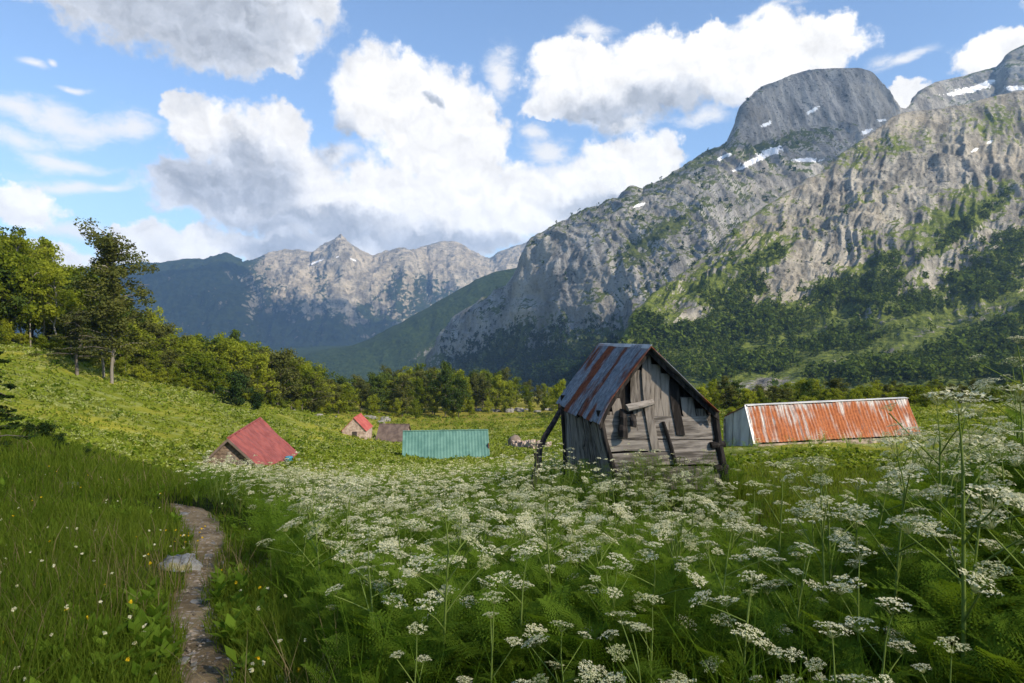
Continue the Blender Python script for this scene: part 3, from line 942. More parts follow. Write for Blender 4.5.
def build_far_wood():
    f = blobs_mask(npx, npy, FOREST) + 0.16 * vnoise(npx / 9, npy / 7, 0) + 0.16 * vnoise(npx / 24, npy / 18, 4) - 0.9 * np.clip(blobs_mask(npx, npy, BARE) - .3, 0, 1) + .12 * vnoise(npx / 4, npy / 3, 8)
    dep = NQ[..., 1]
    area = np.gradient(npx, axis=0) * np.abs(np.gradient(npy, axis=1))
    w = np.clip((f - 0.53) * 5, 0, 1) * np.abs(area) / np.maximum(dep, 1) ** 0 * (npx < 1150)
    # lone trees on ledges
    w += 0.035 * (NNn[..., 2] > 0.6) * (npy > 200) * np.abs(area) * (npx < 1150)
    w = (w / w.sum()).ravel()
    idx = rng.choice(len(w), 6500, p=w, replace=False)
    pts = NQ.reshape(-1, 3)[idx] + rng.normal(0, 1.5, (6500, 3)) * [1, 1, 0.2]
    h = np.clip(rng.lognormal(2.05, .32, 6500), 3.5, 17) * (0.8 + 0.3 * vnoise(pts[:, 0] / 40, pts[:, 1] / 40, 0))
    rad = np.stack([h * 0.33, h * 0.33, h * 0.52], -1)
    cen = pts + np.stack([0 * h, 0 * h, h * 0.42], -1)
    nq = 26
    V4 = leaf_cloud(cen, rad, nq, np.repeat(h * 0.13, nq), 0.7, 0.3)
    tint = np.clip(np.repeat(rng.normal(0.42, 0.24, 6500), nq) + rng.normal(0, 0.12, 6500 * nq), 0, 1)
    o = quads('forest', V4, M['wood_far'], tint)
    tag(o, 'dense dark green forest covering the foot of the right mountain', 'forest', None, 'stuff')


build_far_wood()

# scrub on the cliff massif's foot
def build_cliff_scrub():
    Q, qx, qy, QN = MB_back
    w = (np.clip((qy - 318 + 18 * vnoise(qx / 16, qy / 12, 2)) / 50, 0, 1) ** 1.3) * (qx > 440) * (qx < 720) + 0.03 * (QN[..., 2] > 0.62) * (qx < 800)
    area = np.abs(np.gradient(qx, axis=0) * np.gradient(qy, axis=1))
    w = (w * area).ravel(); w /= w.sum()
    n = 4200
    pts = Q.reshape(-1, 3)[rng.choice(len(w), n, p=w)]
    h = rng.uniform(7, 13, n)
    V4 = leaf_cloud(pts + np.stack([0 * h, 0 * h, h * .4], -1), np.stack([h * .34, h * .34, h * .5], -1), 16, np.repeat(h * .17, 16), .7, .3)
    tint = np.clip(np.repeat(rng.normal(.25, .15, n), 16), 0, 1)
    tag(quads('forest', V4, M['wood_far'], tint), 'dark scrub forest at the foot of the grey cliffs', 'forest', None, 'stuff')


build_cliff_scrub()


# ------------------------------------------------------------------ unseen clouds added towards the sun to shade chosen areas
def cloud_mat(thin):
    m, w, out = new_mat('cloud')
    tc = w.n('ShaderNodeTexCoord').outputs['Object']
    d = w.n('ShaderNodeBsdfDiffuse'); d.inputs[0].default_value = (0.85, 0.86, 0.88, 1)
    t = w.n('ShaderNodeBsdfTranslucent'); t.inputs[0].default_value = (0.85, 0.86, 0.88, 1)
    mx = w.n('ShaderNodeMixShader'); mx.inputs[0].default_value = 0.4
    w.link(d.outputs[0], mx.inputs[1]); w.link(t.outputs[0], mx.inputs[2])
    tp = w.n('ShaderNodeBsdfTransparent')
    m2 = w.n('ShaderNodeMixShader'); m2.inputs[0].default_value = 1 - thin
    w.link(tp.outputs[0], m2.inputs[1]); w.link(mx.outputs[0], m2.inputs[2])
    w.link(m2.outputs[0], out.inputs['Surface'])
    return m


M['cloud'] = cloud_mat(0.85)
M['cloud_thick'] = cloud_mat(0.62)


def shade_cloud(target, t, rx, ry, rz, seed, label, mat='cloud'):
    c = np.array(target, float) + np.array(SUN) * t
    nu, nv = 96, 48
    u, v = np.meshgrid(np.linspace(0, 2 * math.pi, nu, endpoint=False), np.linspace(0, math.pi, nv), indexing='ij')
    d = np.stack([np.sin(v) * np.cos(u), np.sin(v) * np.sin(u), np.cos(v)], -1)
    k = 1 + 0.42 * fbm(d[..., 0] * 2.2 + seed, d[..., 1] * 2.2, d[..., 2] * 2.2, 5, 0.55)
    V = d * k[..., None] * [rx, ry, rz]
    V[..., 2] = np.where(V[..., 2] < 0, V[..., 2] * 0.4, V[..., 2])
    i, j = np.meshgrid(np.arange(nu), np.arange(nv - 1), indexing='ij')
    i2 = (i + 1) % nu
    o = mesh_np('cloud', V, [np.stack([i * nv + j, i * nv + j + 1, i2 * nv + j + 1, i2 * nv + j], -1).reshape(-1, 4)], M[mat], None, {}, True)
    o.location = c
    tag(o, label, 'cloud', None, 'structure')


SHADE_Y = 24.0
shade_cloud((-30, SHADE_Y - 180, 0), 1900, 260, 170, 60, 1.0, 'broad cumulus cloud overhead whose shade lies on the foreground')

shade_cloud(P(820, 120, 1650.0), 1900, 230, 230, 80, 9.0, 'cumulus cloud whose shade dims the rounded rock dome', 'cloud_thick')
shade_cloud(P(225, 320, 3900.0), 3700, 1150, 800, 160, 12.0, 'wide cumulus cloud whose shade lies on the distant wooded slopes', 'cloud_thick')

# ------------------------------------------------------------------ haze
def build_haze():
    x, y0, y1, z0, z1 = 7600, -7600, 7300, -700, 960
    V = [(-x, y0, z0), (x, y0, z0), (x, y1, z0), (-x, y1, z0), (-x, y0, z1), (x, y0, z1), (x, y1, z1), (-x, y1, z1)]
    m, w, out = new_mat('haze')
    pv = w.n('ShaderNodeVolumePrincipled')
    pv.inputs['Color'].default_value = (0.36, 0.62, 1.0, 1)
    pv.inputs['Density'].default_value = HAZE_DENSITY
    pv.inputs['Anisotropy'].default_value = 0.2
    w.link(pv.outputs[0], out.inputs['Volume'])
    o = mesh_np('haze', V, [np.array([[3, 2, 1, 0], [4, 5, 6, 7], [0, 1, 5, 4], [1, 2, 6, 5], [2, 3, 7, 6], [3, 0, 4, 7]])], m)
    tag(o, 'thin blue haze over the valley', 'haze', None, 'stuff')


if HAZE_DENSITY > 0:
    build_haze()
# ---- OBJECTS ----
# ------------------------------------------------------------------ the leaning wooden shed
HA = P(623, 493, 11.5)
HA[0] -= .04
HA[2] = G(HA[0], HA[1]) - 0.08
HUT_RZ = math.atan2(.238, .971)
HUT = empty('wooden_shed', HA, HUT_RZ)
tag(HUT, 'small leaning grey wooden shed with a patched rusty corrugated roof', 'shed')
RX = 0.80
HW, HL, HE = 1.92, 2.8, float(P(603, 413, 11.5)[2] - HA[2])
HR = float(P(655, 349, 11.7)[2] - HA[2])


def lean(V):
    V = V.copy()
    k = np.clip(V[:, 2] / HE, 0, 1.15)
    dep = np.clip(1 - 0.85 * V[:, 1] / HL, 0, 1.1)
    V[:, 0] += -0.36 * k * dep * (1 - 0.35 * np.clip(V[:, 0] / HW, 0, 1))
    V[:, 2] += -0.07 * np.clip(V[:, 0] / HW, 0, 1) * (1 - .2 * k)
    return V


def roof_z(x):
    return HE + (HR - HE) * (x / RX if x < RX else (HW - x) / (HW - RX))


def hut_part(name, mb, mat, parent=None):
    return mb.build(name, mat, parent or HUT, warp=lean)


# dark interior shell: the walls' own backing
mb = MB()
q = 0.035
V = [(q, q, 0), (HW - q, q, 0), (HW - q, HL - q, 0), (q, HL - q, 0), (q, q, HE), (HW - q, q, HE), (HW - q, HL - q, HE), (q, HL - q, HE), (RX, q, HR - .05), (RX, HL - q, HR - .05)]
mb.add(V, [np.array([[0, 1, 5, 4], [1, 2, 6, 5], [2, 3, 7, 6], [3, 0, 4, 7], [4, 8, 9, 7], [8, 5, 6, 9]]), np.array([[4, 5, 8], [7, 9, 6]])], 0.3)
hut_part('wall_backing', mb, M['plank_dark'])
# front: heavy horizontal planks
zs = [-.10, .15, .36, .60, .84, 1.06, HE - .02]
for k in range(6):
    mb = MB()
    z0, z1 = zs[k] + .012, zs[k + 1] - .010
    mb.bar((.02 + rng.uniform(-.04, .03), -.02, (z0 + z1) / 2 + rng.uniform(-.012, .012)), (HW - .02 + rng.uniform(-.06, .04), -.02, (z0 + z1) / 2 + rng.uniform(-.02, .02)),
           (0, 0, (z1 - z0) / 2), (0, .03 + .006 * (k % 2), 0), 7, .006, rng.uniform(.35, .8))
    hut_part('wall_plank', mb, M['plank_h'])
# gable boards
for x0, x1, z0, top in [(.03, .18, 1.28, -.04), (.20, .36, 1.30, -.05), (.54, .74, 1.20, -.02), (.88, 1.05, 1.22, -.02), (1.06, 1.21, 1.22, -.02), (1.40, 1.62, 1.22, -.03), (1.64, 1.82, 1.30, -.03), (1.83, 1.95, 1.32, -.02)]:
    mb = MB()
    xm = (x0 + x1) / 2
    zt = min(roof_z(x0 + .02), roof_z(x1 - .02)) + top
    zt = max(zt, z0 + .12)
    mb.bar((xm, -.035, z0), (xm + rng.uniform(-.015, .015), -.035, zt), ((x1 - x0) / 2, 0, 0), (0, .016, 0), 4, .005, rng.uniform(.3, .8))
    hut_part('gable_board', mb, M['plank_v'])
mb = MB(); mb.bar((.79, -.075, .88), (.80, -.07, roof_z(.8) - .05), (.068, 0, 0), (0, .015, 0), 5, .005, .6); hut_part('hanging_board', mb, M['plank_v'])
mb = MB(); mb.bar((1.29, -.06, 1.13), (1.27, -.06, roof_z(1.3) - .03), (.075, 0, 0), (0, .015, 0), 4, .004, .2); hut_part('hanging_board', mb, M['plank_dark'])
mb = MB(); mb.tube([(1.10, -.09, .62), (1.07, -.085, .95), (1.01, -.09, 1.36)], [.032, .036, .03], 7, .3); hut_part('door_pole', mb, M['plank_dark'], HUT)
mb = MB(); mb.tube([(.40, -.20, 1.60), (.62, -.16, 1.64), (.90, -.06, 1.69)], [.062, .06, .05], 9, .75); hut_part('beam_end', mb, M['plank_h'])
for xx, zz, l, rr in [(.30, 1.44, .26, .06), (.25, 1.22, .22, .075), (.46, 1.38, .2, .05)]:
    mb = MB(); mb.tube([(xx, -.14, zz - l / 2), (xx + .02, -.15, zz), (xx + .05, -.12, zz + l / 2)], [rr, rr * 1.1, rr * .8], 8, .35); hut_part('wooden_peg', mb, M['plank_dark'])
# left wall: upright slats
y = 0.0
while y < HL - .05:
    w_ = rng.uniform(.11, .17)
    mb = MB()
    mb.bar((-.02, y + w_ / 2, -.15), (-.02 + rng.uniform(-.02, .01), y + w_ / 2 + rng.uniform(-.02, .02), HE + rng.uniform(-.10, .01)), (0, w_ / 2 - .008, 0), (.016, 0, 0), 4, .005, rng.uniform(.2, .75))
    hut_part('wall_slat', mb, M['plank_v'])
    y += w_
# right and back walls
for k in range(6):
    mb = MB(); mb.bar((HW + .02, .02, (zs[k] + zs[k + 1]) / 2), (HW + .02, HL - .02, (zs[k] + zs[k + 1]) / 2), (0, 0, (zs[k + 1] - zs[k]) / 2 - .01), (.025, 0, 0), 5, .005, .4); hut_part('wall_plank', mb, M['plank_h'])
    mb = MB(); mb.bar((.02, HL + .02, (zs[k] + zs[k + 1]) / 2), (HW - .02, HL + .02, (zs[k] + zs[k + 1]) / 2), (0, 0, (zs[k + 1] - zs[k]) / 2 - .01), (0, .025, 0), 5, .005, .4); hut_part('wall_plank', mb, M['plank_h'])
# dark corner posts on the right, rough logs
for xx, yy, rr, tn in [(HW + .05, -.05, .07, .2), (HW + .06, .22, .06, .3), (-.03, -.05, .05, .4), (-.04, HL + .02, .06, .3)]:
    mb = MB(); mb.tube([(xx, yy, -.15), (xx + .02, yy, .5), (xx - .01, yy, 1.0), (xx, yy, HE + .06)], [rr, rr * 1.1, rr * .95, rr], 8, tn); hut_part('corner_post', mb, M['plank_dark'])
for zz in (.20, .55, .95):
    mb = MB(); mb.tube([(HW - .12, -.07, zz), (HW + .15, -.06, zz + .02)], [.06, .055], 8, .25); hut_part('log_end', mb, M['plank_dark'])


def sheet(A, B, Cc, Dd, wave, amp, mat, name='roof_sheet', parent=None, seed=0.0, thick=.004, nt=10, sag=.0, warp=None):
    """corrugated sheet: A-B along the ridge, D-C along the eave"""
    A, B, Cc, Dd = [np.asarray(v, float) for v in (A, B, Cc, Dd)]
    L, H = np.linalg.norm(B - A), np.linalg.norm(Dd - A)
    ns = int(max(8, L / wave * 7))
    s, t = np.meshgrid(np.linspace(0, 1, ns), np.linspace(0, 1, nt), indexing='ij')
    V = A * ((1 - s) * (1 - t))[..., None] + B * (s * (1 - t))[..., None] + Cc * (s * t)[..., None] + Dd * ((1 - s) * t)[..., None]
    nrm = np.cross(B - A, Dd - A); nrm /= np.linalg.norm(nrm)
    if nrm[2] < 0: nrm = -nrm
    off = amp * np.sin(s * L / wave * 2 * math.pi) + sag * (vnoise(s * L * 1.7 + seed, t * H * 1.3, seed) + .4 * vnoise(s * L * 5 + seed, t * H * 3, seed))
    V = (V + nrm * off[..., None]).reshape(-1, 3)
    st = np.stack([s * L + seed * 3.1, t * H + seed, 0 * s + seed], -1).reshape(-1, 3)
    N_ = len(V)
    V2 = np.concatenate([V, V - nrm * thick])
    i, j = np.meshgrid(np.arange(ns - 1), np.arange(nt - 1), indexing='ij')
    q = np.stack([i * nt + j, (i + 1) * nt + j, (i + 1) * nt + j + 1, i * nt + j + 1], -1).reshape(-1, 4)
    rim = np.concatenate([np.arange(ns) * nt, (ns - 1) * nt + np.arange(1, nt), np.arange(ns - 2, -1, -1) * nt + nt - 1, np.arange(nt - 2, 0, -1)])
    r2 = np.roll(rim, -1)
    rq = np.stack([rim, r2, r2 + N_, rim + N_], -1)
    if warp: V2 = warp(V2)
    return mesh_np(name, V2, [q, q[:, ::-1] + N_, rq], mat, parent, {'st': np.concatenate([st, st]), 'tint': np.full(2 * N_, .5)}, False)


# roof: overlapping sheets on both slopes
ov = .16
sl, sr = (HR - HE) / RX, (HR - HE) / (HW - RX)
ys = [-.30, .16, .68, 1.18, 1.66, 2.14, HL + .26]
mats = ['sheet_b', 'sheet_a', 'sheet_b', 'sheet_a', 'sheet_c', 'sheet_a']
for k in range(6):
    y0, y1 = ys[k] - .02, ys[k + 1] + .02
    up = .030 + .010 * (k % 2)
    ex = ov + rng.uniform(-.03, .04)
    A, B = (RX, y0, HR + up + .03), (RX, y1, HR + up + .03)
    D_, C_ = (-ex, y0, HE - ex * sl + up + .03), (-ex, y1, HE - ex * sl + up + .03)
    sheet(A, B, C_, D_, .085, .011, M[mats[k]], parent=HUT, seed=k + .3, sag=.012, warp=lean)
    ex = .04 + rng.uniform(-.02, .03)
    D_, C_ = (HW + ex, y0, HE - ex * sr + up + .03), (HW + ex, y1, HE - ex * sr + up + .03)
    sheet(A, B, C_, D_, .085, .011, M[mats[(k + 2) % 6]], parent=HUT, seed=k + 9.3, sag=.012, warp=lean)
mb = MB()
mb.bar((RX - .012, -.30, HR + .062), (RX - .012, HL + .2, HR + .062), (.022, 0, .022 * sl), (-.003, 0, .004), 6, .003)
hut_part('ridge_cap', mb, M['zinc'])
for sgn in (-1, 1):
    xe = -(ov - .03) if sgn < 0 else HW + .03
    ss = sl if sgn < 0 else sr
    oo = ov - .03 if sgn < 0 else .03
    mb = MB()
    mb.bar((RX, -.19, HR - .02), (xe, -.19, HE - oo * ss - .02), (0, 0, .05), (0, .018, 0), 4, .003, .4)
    hut_part('bargeboard', mb, M['plank_dark'])
    for yy in (.4, 1.3, 2.2):
        mb = MB(); mb.bar((RX, yy, HR - .03), (xe, yy, HE - oo * ss - .03), (0, 0, .03), (0, .025, 0), 2, 0, .4); hut_part('rafter', mb, M['plank_dark'])

# the forked branch that props the shed
a, b = P(521, 507, 10.9), P(558, 410, 13.0)
PROP = a.copy()
a[2] = G(a[0], a[1]) - .1
pts = np.array([a + (b - a) * t for t in np.linspace(0, 1, 9)])
pts[:, 0] += .06 * vnoise(np.arange(9) * .8, 3, 1) + .05 * np.sin(np.linspace(0, math.pi, 9)) * -1
mb = MB(); mb.tube(pts, np.linspace(.068, .042, 9) * (1 + .15 * vnoise(np.arange(9) * 1.3, 1, 5)), 9, .3)
mb.tube([pts[4], pts[4] + [-.05, -.02, .10], pts[4] + [-.06, -.03, .17]], [.04, .032, .022], 7, .3)
mb.tube([pts[8], pts[8] + [-.03, 0, .12]], [.04, .02], 7, .3)
o = mb.build('wooden_prop', M['plank_dark'], None, True)
tag(o, 'crooked dark branch propped against the shed wall under the eave', 'branch')


# ------------------------------------------------------------------ barns
def plate(name, pts, mat, parent, thick=.06, tint=.5):
    """flat polygon given thickness away from its face"""
    p = np.array(pts, float)
    n = np.cross(p[1] - p[0], p[2] - p[0]); n /= np.linalg.norm(n)
    k = len(p)
    V = np.concatenate([p, p - n * thick])
    side = np.array([[i, i + k, (i + 1) % k + k, (i + 1) % k] for i in range(k)])
    return mesh_np(name, V, [np.arange(k)[None], np.arange(k)[None, ::-1] + k, side], mat, parent, {'tint': np.full(2 * k, tint)})


def gable_house(name, label, cat, loc, rz, hw, L, he, hr, over, wall, roof, group=None, sag=.02, wave=None, end_over=None, below=1.5):
    e = empty(name, loc, rz)
    tag(e, label, cat, group)
    V = [(-hw, 0, -below), (hw, 0, -below), (hw, L, -below), (-hw, L, -below), (-hw, 0, he), (hw, 0, he), (hw, L, he), (-hw, L, he), (0, 0, hr), (0, L, hr)]
    mesh_np('wall', V, [np.array([[3, 0, 4, 7], [1, 2, 6, 5]]), np.array([[0, 1, 5, 8, 4], [2, 3, 7, 9, 6]])], wall, e, {'tint': np.full(10, .5)})
    s = (hr - he) / hw
    eo = over if end_over is None else end_over
    for sg in (-1, 1):
        sheet((0, -eo, hr + .06), (0, L + eo, hr + .06), (sg * (hw + over), L + eo, he - over * s + .06), (sg * (hw + over), -eo, he - over * s + .06), wave or 1.2, .012 if wave else .004, roof, 'roof_slope', e, 2.2 + sg, .05, 12, sag)
    mb = MB(); mb.tube([(0, -eo, hr + .09), (0, L + eo, hr + .09)], [.07, .07], 6); mb.build('ridge_cap', roof, e)
    return e


def gz(x, y):
    return float(G(x, y))


# big red barn
e = gable_house('stone_barn', 'barn with a big faded red gable roof beside the footpath', 'barn', (-18.7, 45, -8.9), math.radians(9.8), 2.75, 10.7, 1.05, 3.75, .22, M['barn_wall'], M['red_roof'], None, .05)
for sg in (-1, 1):
    mb = MB(); mb.bar((0, -.27, 3.72), (sg * 3.0, -.27, .76), (0, 0, .10), (0, .025, 0), 4, 0, .5); mb.build('bargeboard', M['brown_roof'], e)
for k, (x0, x1, z0, z1, mt) in enumerate([(-.85, -.1, .2, 1.75, 'rust_door'), (.15, .5, .3, 2.6, 'plank_v'), (.55, .85, .3, 2.3, 'plank_v'), (-.05, .12, .4, 2.9, 'plank_v'), (-1.3, -.95, .3, 1.9, 'plank_v'), (.95, 1.3, .3, 1.9, 'plank_v')]):
    if mt == 'rust_door':
        M['rust_door'] = plain_mat('rusty_door', (0.10, 0.035, 0.02), (0.24, 0.09, 0.04), 2)
        mb = MB(); mb.bar(((x0 + x1) / 2, -.05, z0), ((x0 + x1) / 2, -.05, z1), ((x1 - x0) / 2, 0, 0), (0, .03, 0), 2); mb.build('door', M[mt], e)
    else:
        mb = MB(); mb.bar(((x0 + x1) / 2, -.04, z0), ((x0 + x1) / 2, -.04, z1), ((x1 - x0) / 2, 0, 0), (0, .025, 0), 2, .01, rng.uniform(.2, .8)); mb.build('gable_board', M[mt], e)
# blue barrel beside it
p = P(289, 470, 51.0)
mb = MB()
mb.tube([(0, 0, 0), (0, 0, .05), (0, 0, .30), (0, 0, .33), (0, 0, .62), (0, 0, .65), (0, 0, .90), (0, 0, .95)], [.27, .29, .29, .305, .305, .29, .29, .26], 14)
o = mb.build('barrel', M['cloth_blue'], None)
o.location = (p[0], p[1], gz(p[0], p[1]) - .50)
tag(o, 'blue barrel beside the big red roofed barn', 'barrel')

# teal barn: ridge across the view
rl, rr_ = P(404, 432, 70.0), P(487, 430.5, 71.0)
rz = math.atan2(rr_[1] - rl[1], rr_[0] - rl[0])
Lt = float(np.hypot(*(rr_ - rl)[:2]))
zb = gz(rl[0], rl[1])
e = gable_house('barn', 'barn with a long teal ribbed metal roof in the flower meadow', 'barn', (rr_[0], rr_[1], zb), rz + math.pi / 2, 2.5, Lt, float(rl[2] - zb) - 2.75, float(rl[2] - zb), .3, M['stone_wall'], M['teal_roof'], None, .01, .32, .12)
mb = MB(); mb.bar((-1.2, -.06, .3), (-1.2, -.06, float(rl[2] - zb) - 1.1), (.35, 0, 0), (0, .03, 0), 2); mb.build('door', M['rust_door'], e)
mb = MB(); mb.bar((.4, -.06, .4), (.4, -.06, float(rl[2] - zb) - .8), (.22, 0, 0), (0, .025, 0), 2); mb.build('gable_board', M['plank_v'], e)

# small red barn and brown barn
ap, rb = P(354, 418, 120.0), P(361, 414.8, 126.5)
zb = gz(ap[0], ap[1])
rz = math.atan2(-(rb[0] - ap[0]), rb[1] - ap[1])
e = gable_house('stone_barn', 'small far barn with pinkish stone gable and bright red roof', 'barn', (ap[0], ap[1], zb), rz, 2.05, 6.5, float(ap[2] - zb) - 2.2, float(ap[2] - zb), .18, M['pink_wall'], M['red_roof_b'])
mb = MB(); mb.bar((.1, -.04, -.5), (.1, -.04, .9), (.4, 0, 0), (0, .03, 0), 2); mb.build('door', M['plank_dark'], e)
rl, rr_ = P(381.5, 424, 127.0), P(408, 423.8, 126.0)
rz = math.atan2(rr_[1] - rl[1], rr_[0] - rl[0])
zb = gz(rl[0], rl[1] - 2)
hh = float(rl[2] - zb)
e = gable_house('stone_barn', 'low far barn with dark brown roof and pale wall', 'barn', (rr_[0], rr_[1], zb), rz + math.pi / 2 + .06, 2.3, float(np.hypot(*(rr_ - rl)[:2])), hh - 2.5, hh, .3, M['pink_wall'], M['brown_roof'])
mb = MB(); mb.bar((.6, -.04, 0), (.6, -.04, hh - 2.2), (.35, 0, 0), (0, .03, 0), 2); mb.build('door', M['plank_dark'], e)

# orange rusty roof on the right
e = empty('metal_barn', P(740, 446, 38.5))
tag(e, 'low barn with a long orange rusty corrugated roof and pale metal gable', 'barn')
o0 = np.array(e.location)
RL, RR, FL, FR = P(746, 405.5, 38.2), P(906.5, 398, 42.6), P(755, 443, 36.9), P(921, 434.5, 41.2)
BLp = P(723.5, 417, 39.8)
BR = BLp + (RR - RL)
edge = np.array([0, 0, .0])
sheet(RL - o0, RR - o0, FR - o0, FL - o0, .24, .022, M['orange_roof'], 'roof_slope', e, .7, .02, 14, .05)
sheet(RL - o0, RR - o0, BR - o0, BLp - o0, .24, .022, M['orange_roof'], 'roof_slope', e, 5.7, .02, 14, .05)
gl = np.array([0, 0, -1.9])
inn = (RR - RL) / np.linalg.norm(RR - RL) * .05
foot_f, foot_b = FL + gl, BLp + np.array([0, 0, -2.6])
# pale gable sheets, standing a little apart
apx = RL.copy(); apx[2] -= .03
for k in range(4):
    t0, t1 = k / 4 + .004, (k + 1) / 4 - .004
    top = lambda t: (BLp * (1 - t / .62) + apx * (t / .62)) if t < .62 else (apx * (1 - (t - .62) / .38) + FL * ((t - .62) / .38))
    bot = lambda t: foot_b * (1 - t) + foot_f * t
    pts = [bot(t0), bot(t1), top(t1)] + ([apx] if t0 < .62 < t1 else []) + [top(t0)]
    plate('gable_sheet', [p_ + inn * (1 + .5 * (k % 2)) - o0 for p_ in pts], M['zinc'], e, .02, .3 + .2 * (k % 3))
plate('wall', [v + (RR - RL) * .992 - o0 for v in (foot_f, FL, apx, BLp, foot_b)], M['stone_wall'], e, .1)
dn = np.array([0, 0, -2.2])
u = np.array([-.02, .12, -.10])
plate('wall', [FL + u + dn - o0, FR + u + dn - o0, FR + u - o0, FL + u - o0], M['stone_wall'], e, .1)
plate('wall', [BR + dn - o0, BLp + dn - o0, BLp - o0 - [0, 0, .1], BR - o0 - [0, 0, .1]], M['stone_wall'], e, .1)
mb = MB(); mb.bar(RL - o0 + [0, 0, .03], RR - o0 + [0, 0, .03], (.05, -.12, -.02), (0, 0, .012), 8, .006, .8); mb.build('ridge_cap', M['zinc'], e)
mb = MB(); mb.bar(RL - o0 + [-.02, -.02, .0], FL - o0 + [-.02, -.02, .0], (.07, .02, .0), (.0, .02, .03), 4, .003, .9); mb.build('bargeboard', M['zinc'], e)


# ------------------------------------------------------------------ rocks
def boulder(name, label, loc, sx, sy, sz, mat, seed, rz=0.0, group=None, n=18, sharp=0.35, boxy=.55):
    u, v = np.meshgrid(np.linspace(0, 2 * math.pi, 2 * n, endpoint=False), np.linspace(0, math.pi, n), indexing='ij')
    d = np.stack([np.sin(v) * np.cos(u), np.sin(v) * np.sin(u), np.cos(v)], -1)
    k = 1 + sharp * fbm(d[..., 0] * 1.4 + seed * 3.7, d[..., 1] * 1.4, d[..., 2] * 1.4 + seed, 4, .55)
    w_ = 1 / np.max(np.abs(d) + .25 * np.abs(d[..., [1, 2, 0]]), -1)
    V = d * (k * (1 - boxy + boxy * w_))[..., None] * [sx, sy, sz]
    nu = 2 * n
    i, j = np.meshgrid(np.arange(nu), np.arange(n - 1), indexing='ij')
    i2 = (i + 1) % nu
    o = mesh_np(name, V, [np.stack([i * n + j, i * n + j + 1, i2 * n + j + 1, i2 * n + j], -1).reshape(-1, 4)], mat, None, {}, n > 10)
    o.location = [float(q) for q in loc]
    o.rotation_euler = (0, 0, rz)
    return tag(o, label, 'rock', group)


def ground_at(px, py, d0=1.5):
    D = hit(px, py, d0)
    a, b = ray(px, py)
    return np.array([a * D, D, float(G(a * D, D))]), D


p, D = ground_at(178, 570)
ROCK = p.copy()
boulder('boulder', 'grey boulder with yellow lichen in the grass left of the footpath', p + [0, .02, .00], .19, .16, .10, M['lichen_rock'], 3.3, -.3, None, 26, .6, .3)
p, D = ground_at(250 - 182 + 2, 488)
boulder('boulder', 'small grey stone half hidden in the grass on the left slope', p, .13, .10, .07, M['lichen_rock'], 4.1, .3)
for k, (px, py, s) in enumerate([(184, 516, .11), (178, 520, .07), (189, 531, .07), (209, 558, .08), (197, 606, .09), (216, 578, .045), (183, 664, .06), (196, 668, .04), (186, 640, .04), (213, 545, .05), (187, 523, .05), (222, 566, .05)]):
    p, D = ground_at(px, py)
    boulder('stone', 'pale stone lying along the footpath', p + [0, 0, .008], s * .62, s * .5, s * .3, M['limestone'], 7.1 + k, k * 1.3, 'stones along the footpath', 9)
for k in range(30):
    if k < 9: px, py, s = rng.uniform(288, 338), rng.uniform(407, 413), rng.uniform(.5, 1.1)
    elif k < 14: px, py, s = rng.uniform(364, 388), rng.uniform(411, 418), rng.uniform(.8, 1.6)
    else: px, py, s = rng.uniform(478, 560), rng.uniform(399, 411), rng.uniform(.8, 1.9)
    D = 150 if k < 9 else (165 if k < 14 else 208)
    D += rng.uniform(-8, 8)
    a, b = ray(px, py)
    lab = ['white limestone rock below the wood edge left of the far barns', 'white limestone rock on the knoll behind the small red barn', 'white limestone rock on the knoll at the far end of the valley field'][0 if k < 9 else (1 if k < 14 else 2)]
    boulder('rock', lab, (a * D, D, gz(a * D, D) + .05), s * 0.95, s * .7, s * .42, M['limestone'], 20 + k, k, ['rocks below the wood edge', 'rocks behind the small red barn', 'rocks on the far knoll'][0 if k < 9 else (1 if k < 14 else 2)], 11, .5)
# heap and ruined wall right of the teal barn
pz = P(515, 441, 88.0)
boulder('stone_heap', 'rounded pinkish stone heap right of the teal barn', (pz[0], pz[1], gz(pz[0], pz[1]) + .3), .85, .8, 1.0, M['stone_wall'], 51.0, 0, None, 14, .3)
mb = MB()
for k in range(46):
    t = rng.random()
    c = P(513 + 40 * t, 452, 80.0 - 3 * t)
    c[2] = gz(c[0], c[1]) + rng.uniform(.0, 1.0) * (1.0 - .5 * abs(t - .3))
    s = rng.uniform(.16, .34)
    mb.bar(c - [s, 0, 0], c + [s, 0, 0], (0, s * .6, 0), (0, .1 * s, s * .6), 2, .05, rng.uniform(.2, .9))
o = mb.build('ruined_wall', M['pink_wall'], None)
tag(o, 'tumbled low ruined stone wall right of the teal barn', 'ruin')


